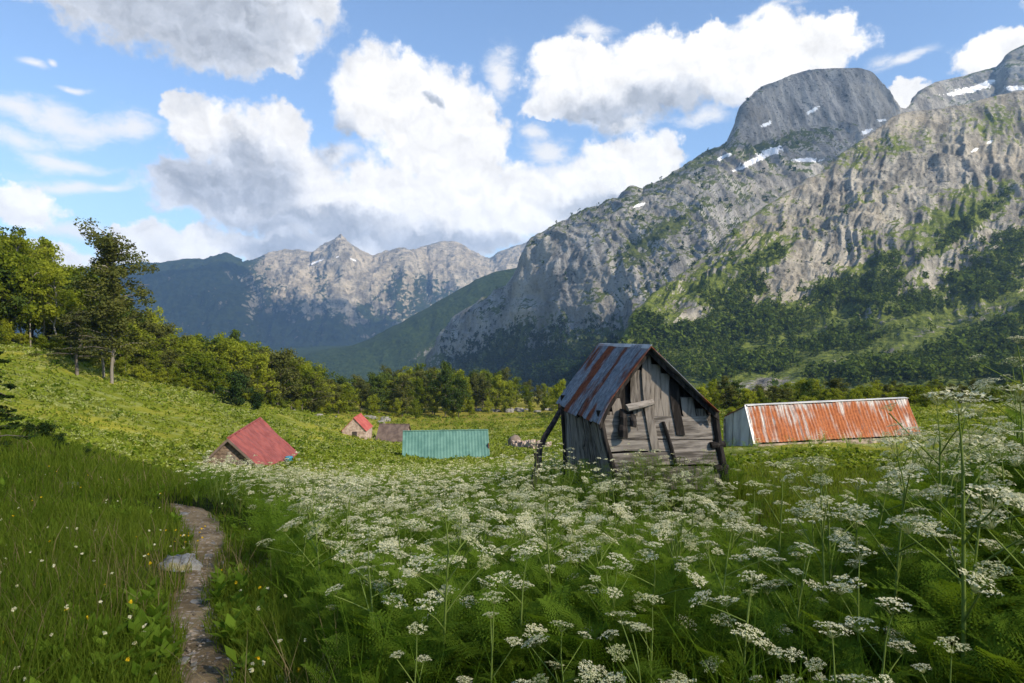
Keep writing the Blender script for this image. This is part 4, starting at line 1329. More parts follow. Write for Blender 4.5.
# ------------------------------------------------------------------ trees
def tree_proto(kind, seed):
    """unit tree, height 1; returns (trunk mesh object, crown mesh object), unlinked"""
    g = np.random.default_rng(seed)
    mb = MB()
    lean_ = g.normal(0, .03, 2)
    tips = []
    if kind == 'broad':
        top, nl, base = .82, 20, g.uniform(.05, .14)
    elif kind == 'open':
        top, nl, base = .93, 17, g.uniform(.32, .42)
    elif kind == 'tall':
        top, nl, base = .97, 40, .20
    elif kind == 'pine':
        top, nl, base = .97, 24, .26
    elif kind == 'spruce':
        top, nl, base = .98, 34, .05
    else:
        top, nl, base = .7, 12, .05
    z = np.linspace(-.03, top, 9)
    pts = np.stack([lean_[0] * z + .015 * g.normal(size=9), lean_[1] * z + .015 * g.normal(size=9), z], -1)
    pts[0, :2] = 0
    r0 = {'tall': .011, 'broad': .016, 'open': .013, 'pine': .016, 'spruce': .014, 'bush': .018}[kind]
    mb.tube(pts, np.linspace(r0, r0 * .25, 9), 7, .5)
    cen, rad = [], []
    for i in range(nl):
        t = (i + g.random()) / nl
        h = base + (top - base) * t
        c = np.array([np.interp(h, z, pts[:, k]) for k in range(3)])
        az = i * 2.4 + g.normal(0, .4)
        if kind == 'broad':
            ln, rise = .27 * (math.sin(math.pi * min(1, .30 + t * .70)) ** .6 + .1) * g.uniform(.65, 1.2), g.uniform(.02, .16)
        elif kind == 'tall':
            ln, rise = .155 * (.75 + .9 * math.sin(math.pi * min(1, t * .9 + .1))) * (1.0 - t * .28) * g.uniform(.45, 1.15), g.uniform(.0, .10)
        elif kind == 'open':
            ln, rise = .20 * (1.05 - t * .75) * g.uniform(.5, 1.3), g.uniform(.0, .12)
        elif kind == 'pine':
            ln, rise = .25 * (1.0 - t * .75) * g.uniform(.6, 1.25), g.uniform(-.05, .05)
        elif kind == 'spruce':
            ln, rise = .20 * (1.03 - t) * g.uniform(.85, 1.15), -.02
        else:
            ln, rise = .34 * math.sin(math.pi * (.25 + t * .7)) * g.uniform(.7, 1.2), g.uniform(.0, .2)
        tip = c + np.array([math.cos(az) * ln, math.sin(az) * ln, rise])
        mid = (c + tip) / 2 + [0, 0, .02]
        mb.tube([c, mid, tip], [r0 * .45, r0 * .3, r0 * .1], 5, .5)
        m = {'tall': 3, 'broad': 3, 'open': 2, 'pine': 3, 'spruce': 3, 'bush': 3}[kind]
        for k in range(m):
            f = 1 - .42 * k + g.normal(0, .06)
            q = c + (tip - c) * f + g.normal(0, .025, 3)
            cen.append(q)
            s = {'tall': g.uniform(.05, .085), 'broad': g.uniform(.065, .11), 'open': g.uniform(.065, .105), 'pine': g.uniform(.045, .07), 'spruce': .05 * (1.15 - t), 'bush': g.uniform(.11, .16)}[kind]
            fl = {'tall': .75, 'broad': .72, 'open': .55, 'pine': .42, 'spruce': .4, 'bush': .8}[kind]
            rad.append([s, s, s * fl])
    if kind in ('broad', 'open', 'tall', 'spruce', 'pine'):
        cen.append(pts[-1] + [0, 0, .02]); rad.append([.05, .05, .08] if kind != 'broad' else [.11, .11, .1])
    cen, rad = np.array(cen), np.array(rad)
    n = {'tall': 120, 'broad': 74, 'open': 84, 'pine': 60, 'spruce': 46, 'bush': 90}[kind]
    size = {'tall': .0085, 'broad': .017, 'open': .014, 'pine': .013, 'spruce': .014, 'bush': .024}[kind]
    V4 = leaf_cloud(cen, rad, n, size, .62 if kind not in ('pine', 'spruce') else .38, .35)
    ct = g.normal(.5, .13, len(cen))
    tint = np.clip(np.repeat(ct, n) + g.normal(0, .11, len(cen) * n), 0, 1)
    pale = kind in ('open', 'tall')
    tr = mb.build('trunk', M['bark_pale'] if pale else M['bark'], None, True, link=False)
    lm = {'pine': 'leaf_olive', 'spruce': 'leaf_dark', 'bush': 'leaf'}.get(kind, 'leaf')
    cr = quads('crown', V4, M[lm], tint, link=False)
    return tr, cr


PROTO = {k: [tree_proto(k, 100 + 7 * i + len(k)) for i in range(m)] for k, m in (('broad', 5), ('open', 3), ('tall', 1), ('pine', 2), ('spruce', 2), ('bush', 3))}


MESH_OF = {}
M['leaf_dull'] = leaf_mat('dull_green_leaves', (0.030, 0.055, 0.012), (0.095, 0.130, 0.026), .3, 0.5)


def tree(name, kind, x, y, h, label, group=None, wide=1.0, which=None, mat=None, z=None, cat='tree'):
    if mat is None and kind == 'broad' and group and rng.random() < .38:
        mat = 'leaf_mid' if rng.random() < .7 else 'leaf_dull'
    tr, cr = PROTO[kind][rng.integers(len(PROTO[kind])) if which is None else which]
    e = empty(name, (x, y, gz(x, y) if z is None else z), rng.uniform(0, 6.28))
    e.scale = (h * wide, h * wide, h)
    tag(e, label, cat, group)
    for src in (tr, cr):
        c = src.copy()
        C.objects.link(c)
        c.parent = e
        if mat and src is cr:
            key = (cr.name, mat)
            if key not in MESH_OF:
                MESH_OF[key] = cr.data.copy()
                MESH_OF[key].materials.clear()
                MESH_OF[key].materials.append(M[mat])
            c.data = MESH_OF[key]
    return e


def top_h(px, top, D, x, y):
    return EYE + float(ray(px, top)[1]) * D - gz(x, y)


# wood along the left hillside
M['leaf_mid'] = leaf_mat('olive_leaves', (0.040, 0.055, 0.014), (0.130, 0.135, 0.035), .3, 0)
env_x = [-160, -60, 0, 25, 50, 68, 85, 105, 135, 150, 170, 200, 235, 265, 300, 330, 360]
env_y = [190, 200, 214, 232, 246, 262, 258, 285, 304, 312, 324, 330, 328, 342, 356, 372, 380]
edge_x = [-160, 0, 60, 100, 150, 200, 250, 300, 360]
edge_d = [92, 99, 103, 106, 112, 122, 134, 150, 178]
L1 = 'leafy tree in the sunlit wood along the left hillside'
L2 = 'pale stemmed airy tree in the sunlit wood at the far left'
G1, G2 = 'leafy trees in the left hillside wood', 'pale stemmed trees in the left wood'
for row in range(4):
    px = -150.0
    while px < 350:
        D = float(np.interp(px, edge_x, edge_d)) + row * 7 + rng.uniform(-2, 4)
        a, _ = ray(px, 400)
        x = a * D
        top = float(np.interp(px, env_x, env_y)) + [34, 18, 7, 2][row] * rng.uniform(.4, 1.5) + rng.uniform(-3, 5)
        if px > 250: top = float(np.interp(px, env_x, env_y)) + rng.uniform(-2, 14)
        h = top_h(px, top, D, x, D)
        if h > 3.0:
            op = px < 130 and rng.random() < .5
            if op: tree('pale_tree', 'open', x, D, h * 1.03, L2, G2, rng.uniform(.75, 1.0))
            else: tree('leafy_tree', 'broad', x, D, h * 1.04, L1, G1, rng.uniform(.8, 1.15) * min(1.25, (14 / h) ** .5))
        px += rng.uniform(9, 15) * (1.35 if row else 1.0) * (1.0 + (px < 0) * 1.0)
    # scrub along the wood's edge
px = -80.0
while px < 345:
    D = float(np.interp(px, edge_x, edge_d)) - rng.uniform(0, 4)
    x = float(ray(px, 400)[0]) * D
    tree('bush', 'bush', x, D, rng.uniform(2.0, 4.2), 'low green bush along the edge of the left wood', 'bushes along the left wood edge', rng.uniform(.9, 1.3), cat='bush')
    px += rng.uniform(9, 18)
# trees that stand out
D = 96.0; x = float(ray(112, 400)[0]) * D
tree('tall_tree', 'tall', x, D, top_h(112, 237, D, x, D), 'tallest airy tree rising above the left wood against the sky', None, 1.08, 0, 'leaf_mid')
x = float(ray(104, 400)[0]) * 98
tree('pale_tree', 'open', x, 98, top_h(104, 262, 98, x, 98), 'forked pale tree close behind the tallest tree of the wood', None, .9, 1)
D = 88.0; x = float(ray(77, 400)[0]) * D
tree('pine_tree', 'pine', x, D, top_h(77, 308, D, x, D), 'dark thin pine standing alone on the slope before the wood', None, 1.7, 0)
D = 112.0; x = float(ray(236, 400)[0]) * D
tree('juniper', 'bush', x, D, top_h(236, 366, D, x, D) * 1.1, 'round dark evergreen before the lower end of the left wood', None, 1.0, 1, 'leaf_dark')
x = float(ray(256, 400)[0]) * 114
tree('juniper', 'bush', x, 114, 3.4, 'lower dark evergreen at the right foot of the round one', None, 1.2, 2, 'leaf_dark')
D = 128.0; x = float(ray(155, 400)[0]) * D
tree('round_tree', 'broad', x, D, top_h(155, 304, D, x, D), 'round topped tree rising alone right of the tallest tree', None, .7, 2)
D = 13.0; x = float(ray(-14, 400)[0]) * D
tree('spruce', 'spruce', x, D, top_h(-14, 340, D, x, D) * 1.1, 'dark spruce cut off by the left edge of the view', None, 1.5, 0)
for k, (px, py, D, h) in enumerate([(30, 446, 18.5, .55), (58, 452, 17.5, .45), (44, 440, 20, .8), (85, 458, 17, .35)]):
    x = float(ray(px, 400)[0]) * D
    tree('juniper_shrub', 'bush', x, D, h, 'low dark juniper shrub on the crest of the near left slope', 'juniper shrubs on the near left slope', 1.3, k % 3, 'leaf_dark', cat='shrub')
# row across the valley
vx = [290, 320, 345, 362, 385, 405, 425, 445, 462, 482, 502, 520, 540, 575, 640]
vy = [374, 381, 378, 371, 363, 365, 364, 358, 367, 369, 366, 377, 381, 383, 386]
for row in range(3):
    px = 300.0
    while px < (560 if row else 520):
        D = 188 + row * 14 + (px > 460) * 22 + rng.uniform(-4, 6)
        x = float(ray(px, 400)[0]) * D
        top = float(np.interp(px, vx, vy)) + [8, 3, 0][row] * rng.uniform(.3, 1.6) + rng.uniform(-2, 4)
        h = top_h(px, top, D, x, D)
        tree('leafy_tree', 'broad', x, D, h * 1.03, 'leafy tree in the row across the valley behind the far barns', 'trees across the valley floor', rng.uniform(.75, 1.05))
        px += rng.uniform(9, 17)
for px, D, h in [(342, 176, 5.5), (372, 180, 6.5), (398, 182, 5), (415, 178, 6), (452, 186, 6.5), (470, 190, 6), (488, 200, 4.5), (505, 205, 4), (530, 205, 4), (545, 206, 5)]:
    x = float(ray(px, 400)[0]) * D
    tree('bush', 'bush', x, D, h, 'round green bush at the foot of the valley tree row', 'bushes at the valley tree row', .85, cat='bush')
# behind the orange roof
for row in range(3):
    px = 560.0
    while px < 1120:
        D = (108 + 20 * row + rng.uniform(-7, 7)) if px > 690 else rng.uniform(165, 215)
        x = float(ray(px, 400)[0]) * D
        top = 386 - 7 * rng.random() ** 2 * (1.6 if row else 1) + 5 * float(vnoise(px / 23, row * 3.3, 1))
        h = max(top_h(px, top, D, x, D), 3.0)
        tree('leafy_tree', 'broad', x, D, h, 'bright green tree in the line behind the orange roofed barn', 'trees behind the orange roofed barn', rng.uniform(.7, 1.5))
        px += rng.uniform(8, 26)
    px = 690.0
    while row < 2 and px < 1100:
        D = 98 + 24 * row + rng.uniform(-5, 5)
        x = float(ray(px, 400)[0]) * D
        tree('bush', 'bush', x, D, rng.uniform(1.6, 3.6), 'low bush at the foot of the trees behind the orange roofed barn', 'bushes behind the orange roofed barn', rng.uniform(.9, 1.7), cat='bush')
        px += rng.uniform(8, 24)


# ------------------------------------------------------------------ scatter on the meadow
def scatter(n, r0, r1, a0=-50, a1=50, power=0.0):
    u = rng.random(n)
    r = r0 * np.exp(u * math.log(r1 / r0)) if power == 0 else np.sqrt(r0 ** 2 + u * (r1 ** 2 - r0 ** 2))
    th = np.radians(rng.uniform(a0, a1, n))
    return r * np.sin(th), r * np.cos(th)


def in_house(x, y, pad=.25):
    c, s = math.cos(-HUT_RZ), math.sin(-HUT_RZ)
    dx, dy = x - HA[0], y - HA[1]
    lx, ly = dx * c - dy * s, dx * s + dy * c
    m = (lx > -pad - .25) & (lx < HW + pad) & (ly > -pad) & (ly < HL + pad)
    for (cx, cyy, rz_, hw, L) in [(-18.7, 45, math.radians(9.8), 3.0, 10.9)]:
        c, s = math.cos(-rz_), math.sin(-rz_)
        lx, ly = (x - cx) * c - (y - cyy) * s, (x - cx) * s + (y - cyy) * c
        m |= (np.abs(lx) < hw) & (ly > -.2) & (ly < L)
    tx0, tx1 = P(404, 440, 70.0)[0], P(487, 440, 70.0)[0]
    m |= (x > tx0) & (x < tx1) & (y > 67.6) & (y < 73.5)
    t = (x - RL[0]) / (RR[0] - RL[0])
    yl = RL[1] + t * (RR[1] - RL[1])
    m |= (t > -.08) & (t < 1.1) & (y > yl - 1.5) & (y < yl + 1.8)
    return m


def zone_flower(x, y):
    """0..1 how thickly the umbels stand here"""
    r = np.hypot(x, y)
    px, py = proj(x, y, G(x, y))
    right = np.clip((x - path_x(y) - .42) / .5, 0, 1)
    f = np.where(y < 9.6, right, np.clip((px - 175) / 50, 0, 1))
    grass = np.clip(1.25 - np.hypot((px - 800) / 115, (y - 21) / 10), 0, 1)
    f = f * (1 - np.clip(grass * 2, 0, 1))
    c, s = math.cos(-HUT_RZ), math.sin(-HUT_RZ)
    lx, ly = (x - HA[0]) * c - (y - HA[1]) * s, (x - HA[0]) * s + (y - HA[1]) * c
    mid = np.clip(1.2 - np.abs((px - 815) / 85), 0, 1) * (y > 4.5) * (y < 13)
    f = f * (1 - .75 * np.clip(mid * 2, 0, 1))
    f = f * np.clip(np.hypot(x - PROP[0], (y - PROP[1] + .7) * .6) / .5 - .3, 0, 1)
    f = np.where((lx > -1.2) & (lx < 2.4) & (ly > -2.6) & (ly < 2.6), f * .8, f)
    return f


def make_blades(n, r0, r1, keep, hgt, wid, name, label, tint_mu, a0=-50, a1=50):
    x, y = scatter(n, r0, r1, a0, a1)
    k = keep(x, y) & ~in_house(x, y, .02)
    pd = path_dist(x, y)
    k &= np.hypot(x - ROCK[0], (y - ROCK[1] + .18) * .6) > .19
    k &= pd > .78 + .55 * vnoise(x * 4, y * 4, 0)
    x, y = x[k], y[k]
    r = np.hypot(x, y)
    m = len(x)
    patch = vnoise(x / 1.1, y / 1.1, 7) * .5 + vnoise(x / 3.5, y / 3.5, 2) * .5
    h = hgt(x, y, r) * rng.uniform(.55, 1.3, m) * (1 + .35 * patch)
    w_ = np.maximum(wid, r * .00085) * rng.uniform(.7, 1.3, m)
    z = G(x, y) - .01
    az = rng.uniform(0, 6.283, m)
    bend = rng.uniform(.1, .75, m) * h
    wind = np.stack([np.cos(az) * bend, np.sin(az) * bend], -1)
    sa = az + rng.normal(1.57, .5, m)
    sx, sy = np.cos(sa) * w_ / 2, np.sin(sa) * w_ / 2
    b = np.stack([x, y, z], -1)
    mid = b + np.stack([wind[:, 0] * .3, wind[:, 1] * .3, h * .58], -1)
    tip = b + np.stack([wind[:, 0], wind[:, 1], h * .97], -1)
    s3 = np.stack([sx, sy, 0 * sx], -1)
    V = np.stack([b - s3, b + s3, mid + s3 * .8, mid - s3 * .8, tip], 1).reshape(-1, 3)
    i = np.arange(m)[:, None] * 5
    tint = np.clip(tint_mu + .22 * patch + rng.normal(0, .13, m), 0, 1)
    o = mesh_np(name, V, [i + np.array([[0, 1, 2, 3]]), i + np.array([[3, 2, 4]])], M['grass'], None, {'tint': np.repeat(tint, 5)})
    return tag(o, label, 'grass', None, 'stuff')


def dry(x, y):
    return (zone_flower(x, y) < .35) & (x < 4) & (vnoise(x / 1.4, y / 1.4, 12) + .5 * vnoise(x / .5, y / .5, 3) > .05)


left = lambda x, y: (zone_flower(x, y) < .35) & (x < 4)
make_blades(210000, 1.7, 24, left, lambda x, y, r: .10 + .17 * np.clip(path_dist(x, y) / 6, 0, 1), .0045, 'grass', 'shaded green grass on the near slope beside the footpath', .36, -52, 30)
M['dry_grass'] = leaf_mat('dry_grass', (0.11, 0.085, 0.035), (0.24, 0.19, 0.095), .2, 0)
o = make_blades(16000, 1.8, 22, dry, lambda x, y, r: .30 + 0 * r, .004, 'grass', 'dry straw coloured grass stalks on the near slope', .5, -52, 30)
o.data.materials[0] = M['dry_grass']
gp = lambda x, y: (zone_flower(x, y) < .5) & (x > 3)
make_blades(60000, 11, 34, gp, lambda x, y, r: .20 + 0 * r, .012, 'grass', 'open green grass patch right of the wooden shed', .55, 5, 45)
und = lambda x, y: zone_flower(x, y) >= .3
o = make_blades(45000, 2.0, 30, und, lambda x, y, r: .30 + .15 * rng.random(len(r)), .007, 'grass', 'tall grass growing among the white umbels', .35)
o.data.materials[0] = M['frond']


# feathery leaves
def frond(nl, sub, L=1.0):
    """one feathery leaf along +x, unit length; V, triangles"""
    V, T = [], []
    def tri(a, b, c):
        k = len(V); V.extend([a, b, c]); T.append([k, k + 1, k + 2])
    arch = lambda t: np.array([t, 0, .34 * math.sin(t * 2.2) - .18 * t * t])
    tri(arch(0) + [0, -.012, 0], arch(0) + [0, .012, 0], arch(.98))
    for i in range(nl):
        t = .22 + .74 * i / nl
        c = arch(t)
        ln = .36 * (1 - ((t - .34) / .72) ** 2 * 0.9) * (1.05 - .4 * t)
        for sg in (-1, 1):
            d = np.array([.55, sg * .85, .06 - .10 * t]); d /= np.linalg.norm(d)
            q = np.array([d[1] * -sg, d[0] * sg, 0]) * 1.0
            if sub == 0:
                tri(c - q * .05, c + q * .05, c + d * ln)
            else:
                for k in range(sub):
                    f = (k + .6) / sub
                    pc_ = c + d * ln * f
                    w2 = .30 * ln * (1.1 - f) + .010
                    for s2 in (-1, 1):
                        e = d * .6 + np.array([d[1], -d[0], 0]) * s2 * .8
                        tri(pc_ - d * .011, pc_ + d * .015, pc_ + e * w2)
                tri(c - q * .004, c + q * .004, c + d * ln * 1.05)
    return np.array(V), np.array(T)


FR1, FR0 = frond(11, 6), frond(9, 2)


def place_fronds(x, y, z, L, az, tilt, proto):
    V, T = proto
    n = len(x)
    c, s = np.cos(az), np.sin(az)
    ct, st_ = np.cos(tilt), np.sin(tilt)
    vx = V[None, :, 0] * ct[:, None] - V[None, :, 2] * st_[:, None]
    vz = V[None, :, 0] * st_[:, None] + V[None, :, 2] * ct[:, None]
    vy = np.broadcast_to(V[None, :, 1], vx.shape)
    X = (vx * c[:, None] - vy * s[:, None]) * L[:, None] + x[:, None]
    Y = (vx * s[:, None] + vy * c[:, None]) * L[:, None] + y[:, None]
    Z = vz * L[:, None] + z[:, None]
    P3 = np.stack([X, Y, Z], -1).reshape(-1, 3)
    Tt = (T[None] + (np.arange(n) * len(V))[:, None, None]).reshape(-1, 3)
    return P3, Tt, len(V)


def undergrowth(n, r0, r1, proto, label, per=7, Lk=1.0, name='undergrowth', dens=0.0):
    x, y = scatter(n, r0, r1)
    k = (zone_flower(x, y) > rng.random(n) * .8 + .15) & ~in_house(x, y, .1)
    x, y = x[k], y[k]
    hk = 1 + .5 * vnoise(x / 1.3, y / 1.3, 4)
    px, _ = proj(x, y, G(x, y))
    hk *= 1 + .25 * np.clip((px - 750) / 250, 0, 1)
    hk = np.minimum(hk, 1.25)
    m = len(x)
    X, Y, K = np.repeat(x, per), np.repeat(y, per), np.repeat(hk, per)
    X = X + rng.normal(0, .05, m * per); Y = Y + rng.normal(0, .05, m * per)
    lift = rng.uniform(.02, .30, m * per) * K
    L = rng.uniform(.17, .36, m * per) * K * Lk
    az = rng.uniform(0, 6.283, m * per)
    tilt = rng.uniform(.15, .95, m * per)
    Pv, Tv, nv = place_fronds(X, Y, G(X, Y) + lift, L, az, tilt, proto)
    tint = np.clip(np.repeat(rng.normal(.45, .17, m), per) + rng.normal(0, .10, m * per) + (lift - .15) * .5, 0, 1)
    tag(mesh_np(name, Pv, [Tv], M['frond'], None, {'tint': np.repeat(tint, nv)}), label, 'undergrowth', None, 'stuff')


undergrowth(2100, 2.5, 6.5, FR1, 'dark green feathery leaves under the nearest umbels', 8, .68)
undergrowth(3600, 6.0, 20, FR0, 'feathery green leaves under the farther umbels', 9, 1.1)
undergrowth(1500, 19, 60, FR0, 'pale green leaf cover of the far flower field', 6, 1.3)


# white umbels
def umbel(V, T, A, c, R, rays=13, fl=9, rngx=None, up=None):
    """flat compound flower head: rays, and at each ray's end a small dome of florets. triangles appended"""
    g = rngx
    up = np.array([0, 0, 1.0]) if up is None else up / np.linalg.norm(up)
    e1 = np.cross(up, [.3, .9, .1]); e1 /= np.linalg.norm(e1)
    e2 = np.cross(up, e1)
    base = c - up * R * .75
    for i in range(rays):
        rr = R * math.sqrt((i + .5) / rays) * g.uniform(.88, 1.1)
        th = i * 2.39996 + g.normal(0, .12)
        o = c + (e1 * math.cos(th) + e2 * math.sin(th)) * rr - up * (rr / R) ** 2 * R * .25 + up * g.normal(0, R * .05)
        k = len(V)
        w_ = e1 * .0016
        V += [base - w_, base + w_, o]; T.append([k, k + 1, k + 2]); A += [.0, .0, .25]
        sr = R * .23
        for f in range(fl):
            q = sr * math.sqrt((f + .4) / fl)
            ph = f * 2.39996 + g.random()
            p_ = o + (e1 * math.cos(ph) + e2 * math.sin(ph)) * q + up * (sr * .35 * (1 - (q / sr) ** 2) + g.normal(0, sr * .08))
            s = sr * g.uniform(.30, .48)
            nn = up + g.normal(0, .35, 3)
            b1 = np.cross(nn, [g.normal(), g.normal(), g.normal()]); b1 /= np.linalg.norm(b1) + 1e-9
            b2 = np.cross(nn, b1); b2 /= np.linalg.norm(b2) + 1e-9
            k = len(V)
            V += [p_ + b1 * s, p_ - b1 * s * .5 + b2 * s * .87, p_ - b1 * s * .5 - b2 * s * .87]
            T.append([k, k + 1, k + 2])
            A += [g.uniform(.6, 1.0)] * 3


def plant_proto(seed, nheads, spread):
    """unit plant, height 1; parts: stem, flower_head (each), leaf"""
    g = np.random.default_rng(seed)
    mb = MB()
    bend = g.normal(0, .05, 2)
    z = np.linspace(0, .80, 6)
    pts = np.stack([bend[0] * z ** 2 * 1.5, bend[1] * z ** 2 * 1.5, z], -1)
    mb.tube(pts, np.linspace(.0075, .0042, 6), 5, .5)
    heads = []
    for i in range(nheads):
        t = .42 + .38 * (i / max(1, nheads - 1))
        c = np.array([np.interp(t, z, pts[:, k]) for k in range(3)])
        if i == nheads - 1:
            tip = c + np.array([g.normal(0, .02), g.normal(0, .02), .18])
            R = g.uniform(.062, .084)
        else:
            az = i * 2.4 + g.normal(0, .5)
            ln = spread * g.uniform(.6, 1.2)
            tip = c + np.array([math.cos(az) * ln, math.sin(az) * ln, g.uniform(.12, .30) * (1.2 - t * .6)])
            tip[2] = min(tip[2], 1.0)
            R = g.uniform(.038, .070)
        mid = (c + tip) / 2 + np.array([0, 0, -.015])
        mb.tube([c, mid, tip - [0, 0, R * .7]], [.0036, .003, .0024], 4, .6)
        V, T, A = [], [], []
        d = tip - c
        umbel(V, T, A, tip, R * g.uniform(.75, 1.15), int(g.integers(13, 20)), 10, g, np.array([d[0] * 1.1 + g.normal(0, .08), d[1] * 1.1 + g.normal(0, .08), .7]))
        heads.append(mesh_np('flower_head', np.array(V), [np.array(T)], M['petal'], None, {'tint': np.array(A) * (g.uniform(.8, 1.0) if g.random() < .75 else g.uniform(.25, .6))}, link=False))
    st = mb.build('stem', M['stem'], None, True, link=False)
    n = 6
    az = g.uniform(0, 6.28, n); zz = g.uniform(.12, .62, n)
    Pv, Tv, nv = place_fronds(np.interp(zz, z, pts[:, 0]), np.interp(zz, z, pts[:, 1]), zz, g.uniform(.16, .34, n) * (1.25 - zz), az, g.uniform(.2, .8, n), FR1)
    lf = mesh_np('leaf', Pv, [Tv], M['frond'], None, {'tint': np.full(len(Pv), .6)}, link=False)
    return [st, lf] + heads


PLANTS = [plant_proto(300 + i, nh, sp) for i, (nh, sp) in enumerate([(6, .17), (8, .20), (5, .15), (9, .22), (7, .19), (6, .22), (10, .20), (4, .12)])]


def build_flowers():
    n = 0
    pts = []
    x, y = scatter(3300, 1.5, 10.5, -40, 40)
    clump = vnoise(x / .8, y / .8, 9) * .6 + vnoise(x / 2.2, y / 2.2, 5) * .5
    zf = zone_flower(x, y)
    px, py = proj(x, y, G(x, y) + .8)
    keep = (zf > .4) & (clump + .25 * (px > 850) + .10 * (y > 6) > -.04) & (zf > rng.random(len(x)) * .9) & ~in_house(x, y, .3) & (px > -60) & (px < 1120)
    for i in np.nonzero(keep)[0]:
        r = math.hypot(x[i], y[i])
        if all((x[i] - a) ** 2 + (y[i] - b) ** 2 > (.18 + .016 * r) ** 2 for a, b in pts):
            pts.append((x[i], y[i]))
    for _ in range(17):
        lx, ly = (rng.uniform(-.5, 2.3), rng.uniform(-1.5, -.35)) if rng.random() < .75 else (rng.uniform(-1.0, -.55), rng.uniform(0, 2.6))
        c, s = math.cos(HUT_RZ), math.sin(HUT_RZ)
        pts.append((HA[0] + lx * c - ly * s, HA[1] + lx * s + ly * c))
    pts.sort(key=lambda q: math.hypot(*q))
    pts = pts[:298]
    for i, (x_, y_) in enumerate(pts):
        z_ = gz(x_, y_)
        px, _ = proj(np.array(x_), np.array(y_), np.array(z_))
        h = rng.uniform(.66, 1.0) + .42 * float(np.clip((px - 780) / 220, 0, 1)) * rng.uniform(.3, 1.2)
        if y_ > 6 and px < 560: h = rng.uniform(.65, .9)
        if math.hypot(x_, y_) < 2.4: h = rng.uniform(.5, .72)
        if 730 < px < 890 and y_ > 4: h = rng.uniform(.5, .7)
        if abs(x_ - HA[0] - .7) < 2.3 and abs(y_ - HA[1]) < 2.4: h = rng.uniform(.65, 1.1)
        e = empty('cow_parsley', (x_, y_, z_ - .01), rng.uniform(0, 6.28))
        e.scale = (h, h, h) if h < .9 else (h * .92, h * .92, h)
        tag(e, 'tall stem of white umbels in the near flower meadow', 'flower plant', 'white umbel plants of the near meadow')
        for src in PLANTS[rng.integers(len(PLANTS))]:
            c = src.copy(); C.objects.link(c); c.parent = e
    return len(pts)


N_FLOWERS = build_flowers()


def far_flowers(n, r0, r1, heads, fl, label, size0=.05, lo=-.25, over_all=False, hmax=.95, gap=None):
    x, y = scatter(n, r0, r1, -48, 48)
    clump = vnoise(x / 1.3, y / 1.3, 9) * .5 + vnoise(x / 5, y / 5, 5) * .5
    zf = zone_flower(x, y)
    keep = (clump > lo) & ~in_house(x, y, .35) & (zf > rng.random(n) * .8 + .1)
    if gap: keep &= rng.random(n) < gap(x, y)
    x, y = x[keep], y[keep]
    m = len(x)
    r = np.hypot(x, y)
    z = G(x, y)
    h = rng.uniform(.55, hmax, m)
    hx, hy = x - HA[0], y - HA[1]
    h = np.where((hx > -2.2) & (hx < 2.2) & (np.abs(hy + .8) < 1.6), rng.uniform(.7, 1.25, m), h)
    X = np.repeat(x, heads) + rng.normal(0, .13, m * heads)
    Y = np.repeat(y, heads) + rng.normal(0, .13, m * heads)
    Z = np.repeat(z + h, heads) - rng.uniform(0, .28, m * heads)
    Rr = rng.uniform(.7, 1.25, m * heads) * np.maximum(size0, 0.0014 * np.repeat(r, heads))
    k = m * heads
    # several small tilted leaflets make one ragged flat head
    cen = np.stack([np.repeat(X, fl), np.repeat(Y, fl), np.repeat(Z, fl)], -1)
    RR_ = np.repeat(Rr, fl)
    th, q = rng.uniform(0, 6.283, k * fl), np.sqrt(rng.random(k * fl))
    cen += np.stack([np.cos(th) * q * RR_, np.sin(th) * q * RR_, -q * q * RR_ * .25 + rng.normal(0, .08, k * fl) * RR_], -1)
    nrm = np.array([0, 0, 1.0]) + rng.normal(0, .35, (k * fl, 3))
    a = np.cross(nrm, rng.normal(size=nrm.shape)); a /= np.linalg.norm(a, axis=1, keepdims=True)
    b = np.cross(nrm, a); b /= np.linalg.norm(b, axis=1, keepdims=True)
    s = (RR_ * rng.uniform(.22, .42, k * fl))[:, None]
    V4 = np.stack([cen - a * s, cen + b * s * .8, cen + a * s, cen - b * s * .8], 1)
    tint = np.clip(rng.normal(.62, .2, k * fl) + np.repeat(rng.normal(0, .2, k), fl), 0, 1)
    o = quads('flower_field', V4, M['petal'], tint)
    tag(o, label, 'flowers', None, 'stuff')
    # their stems
    zt = Z - .02
    bx, by, bz = np.repeat(x, heads), np.repeat(y, heads), np.repeat(z, heads) + .1
    w_ = np.maximum(.004, .0005 * np.repeat(r, heads))
    V = np.stack([np.stack([bx - w_, by, bz], -1), np.stack([bx + w_, by, bz], -1), np.stack([X, Y, zt], -1)], 1).reshape(-1, 3)
    o = mesh_np('flower_stems', V, [np.arange(k * 3).reshape(-1, 3)], M['stem'], None, {'tint': np.repeat(np.clip(rng.normal(.4, .2, k), 0, 1), 3)})
    tag(o, 'thin green stems under ' + label, 'stems', None, 'stuff')


far_flowers(1500, 8.5, 20, 7, 16, 'white umbels of the middle meadow', .042, .08, gap=lambda x, y: np.where(proj(x, y, G(x, y))[0] < 540, .9, .35))
far_flowers(2300, 19, 48, 6, 7, 'white umbels of the far flower field', .06, -.02, hmax=.8)


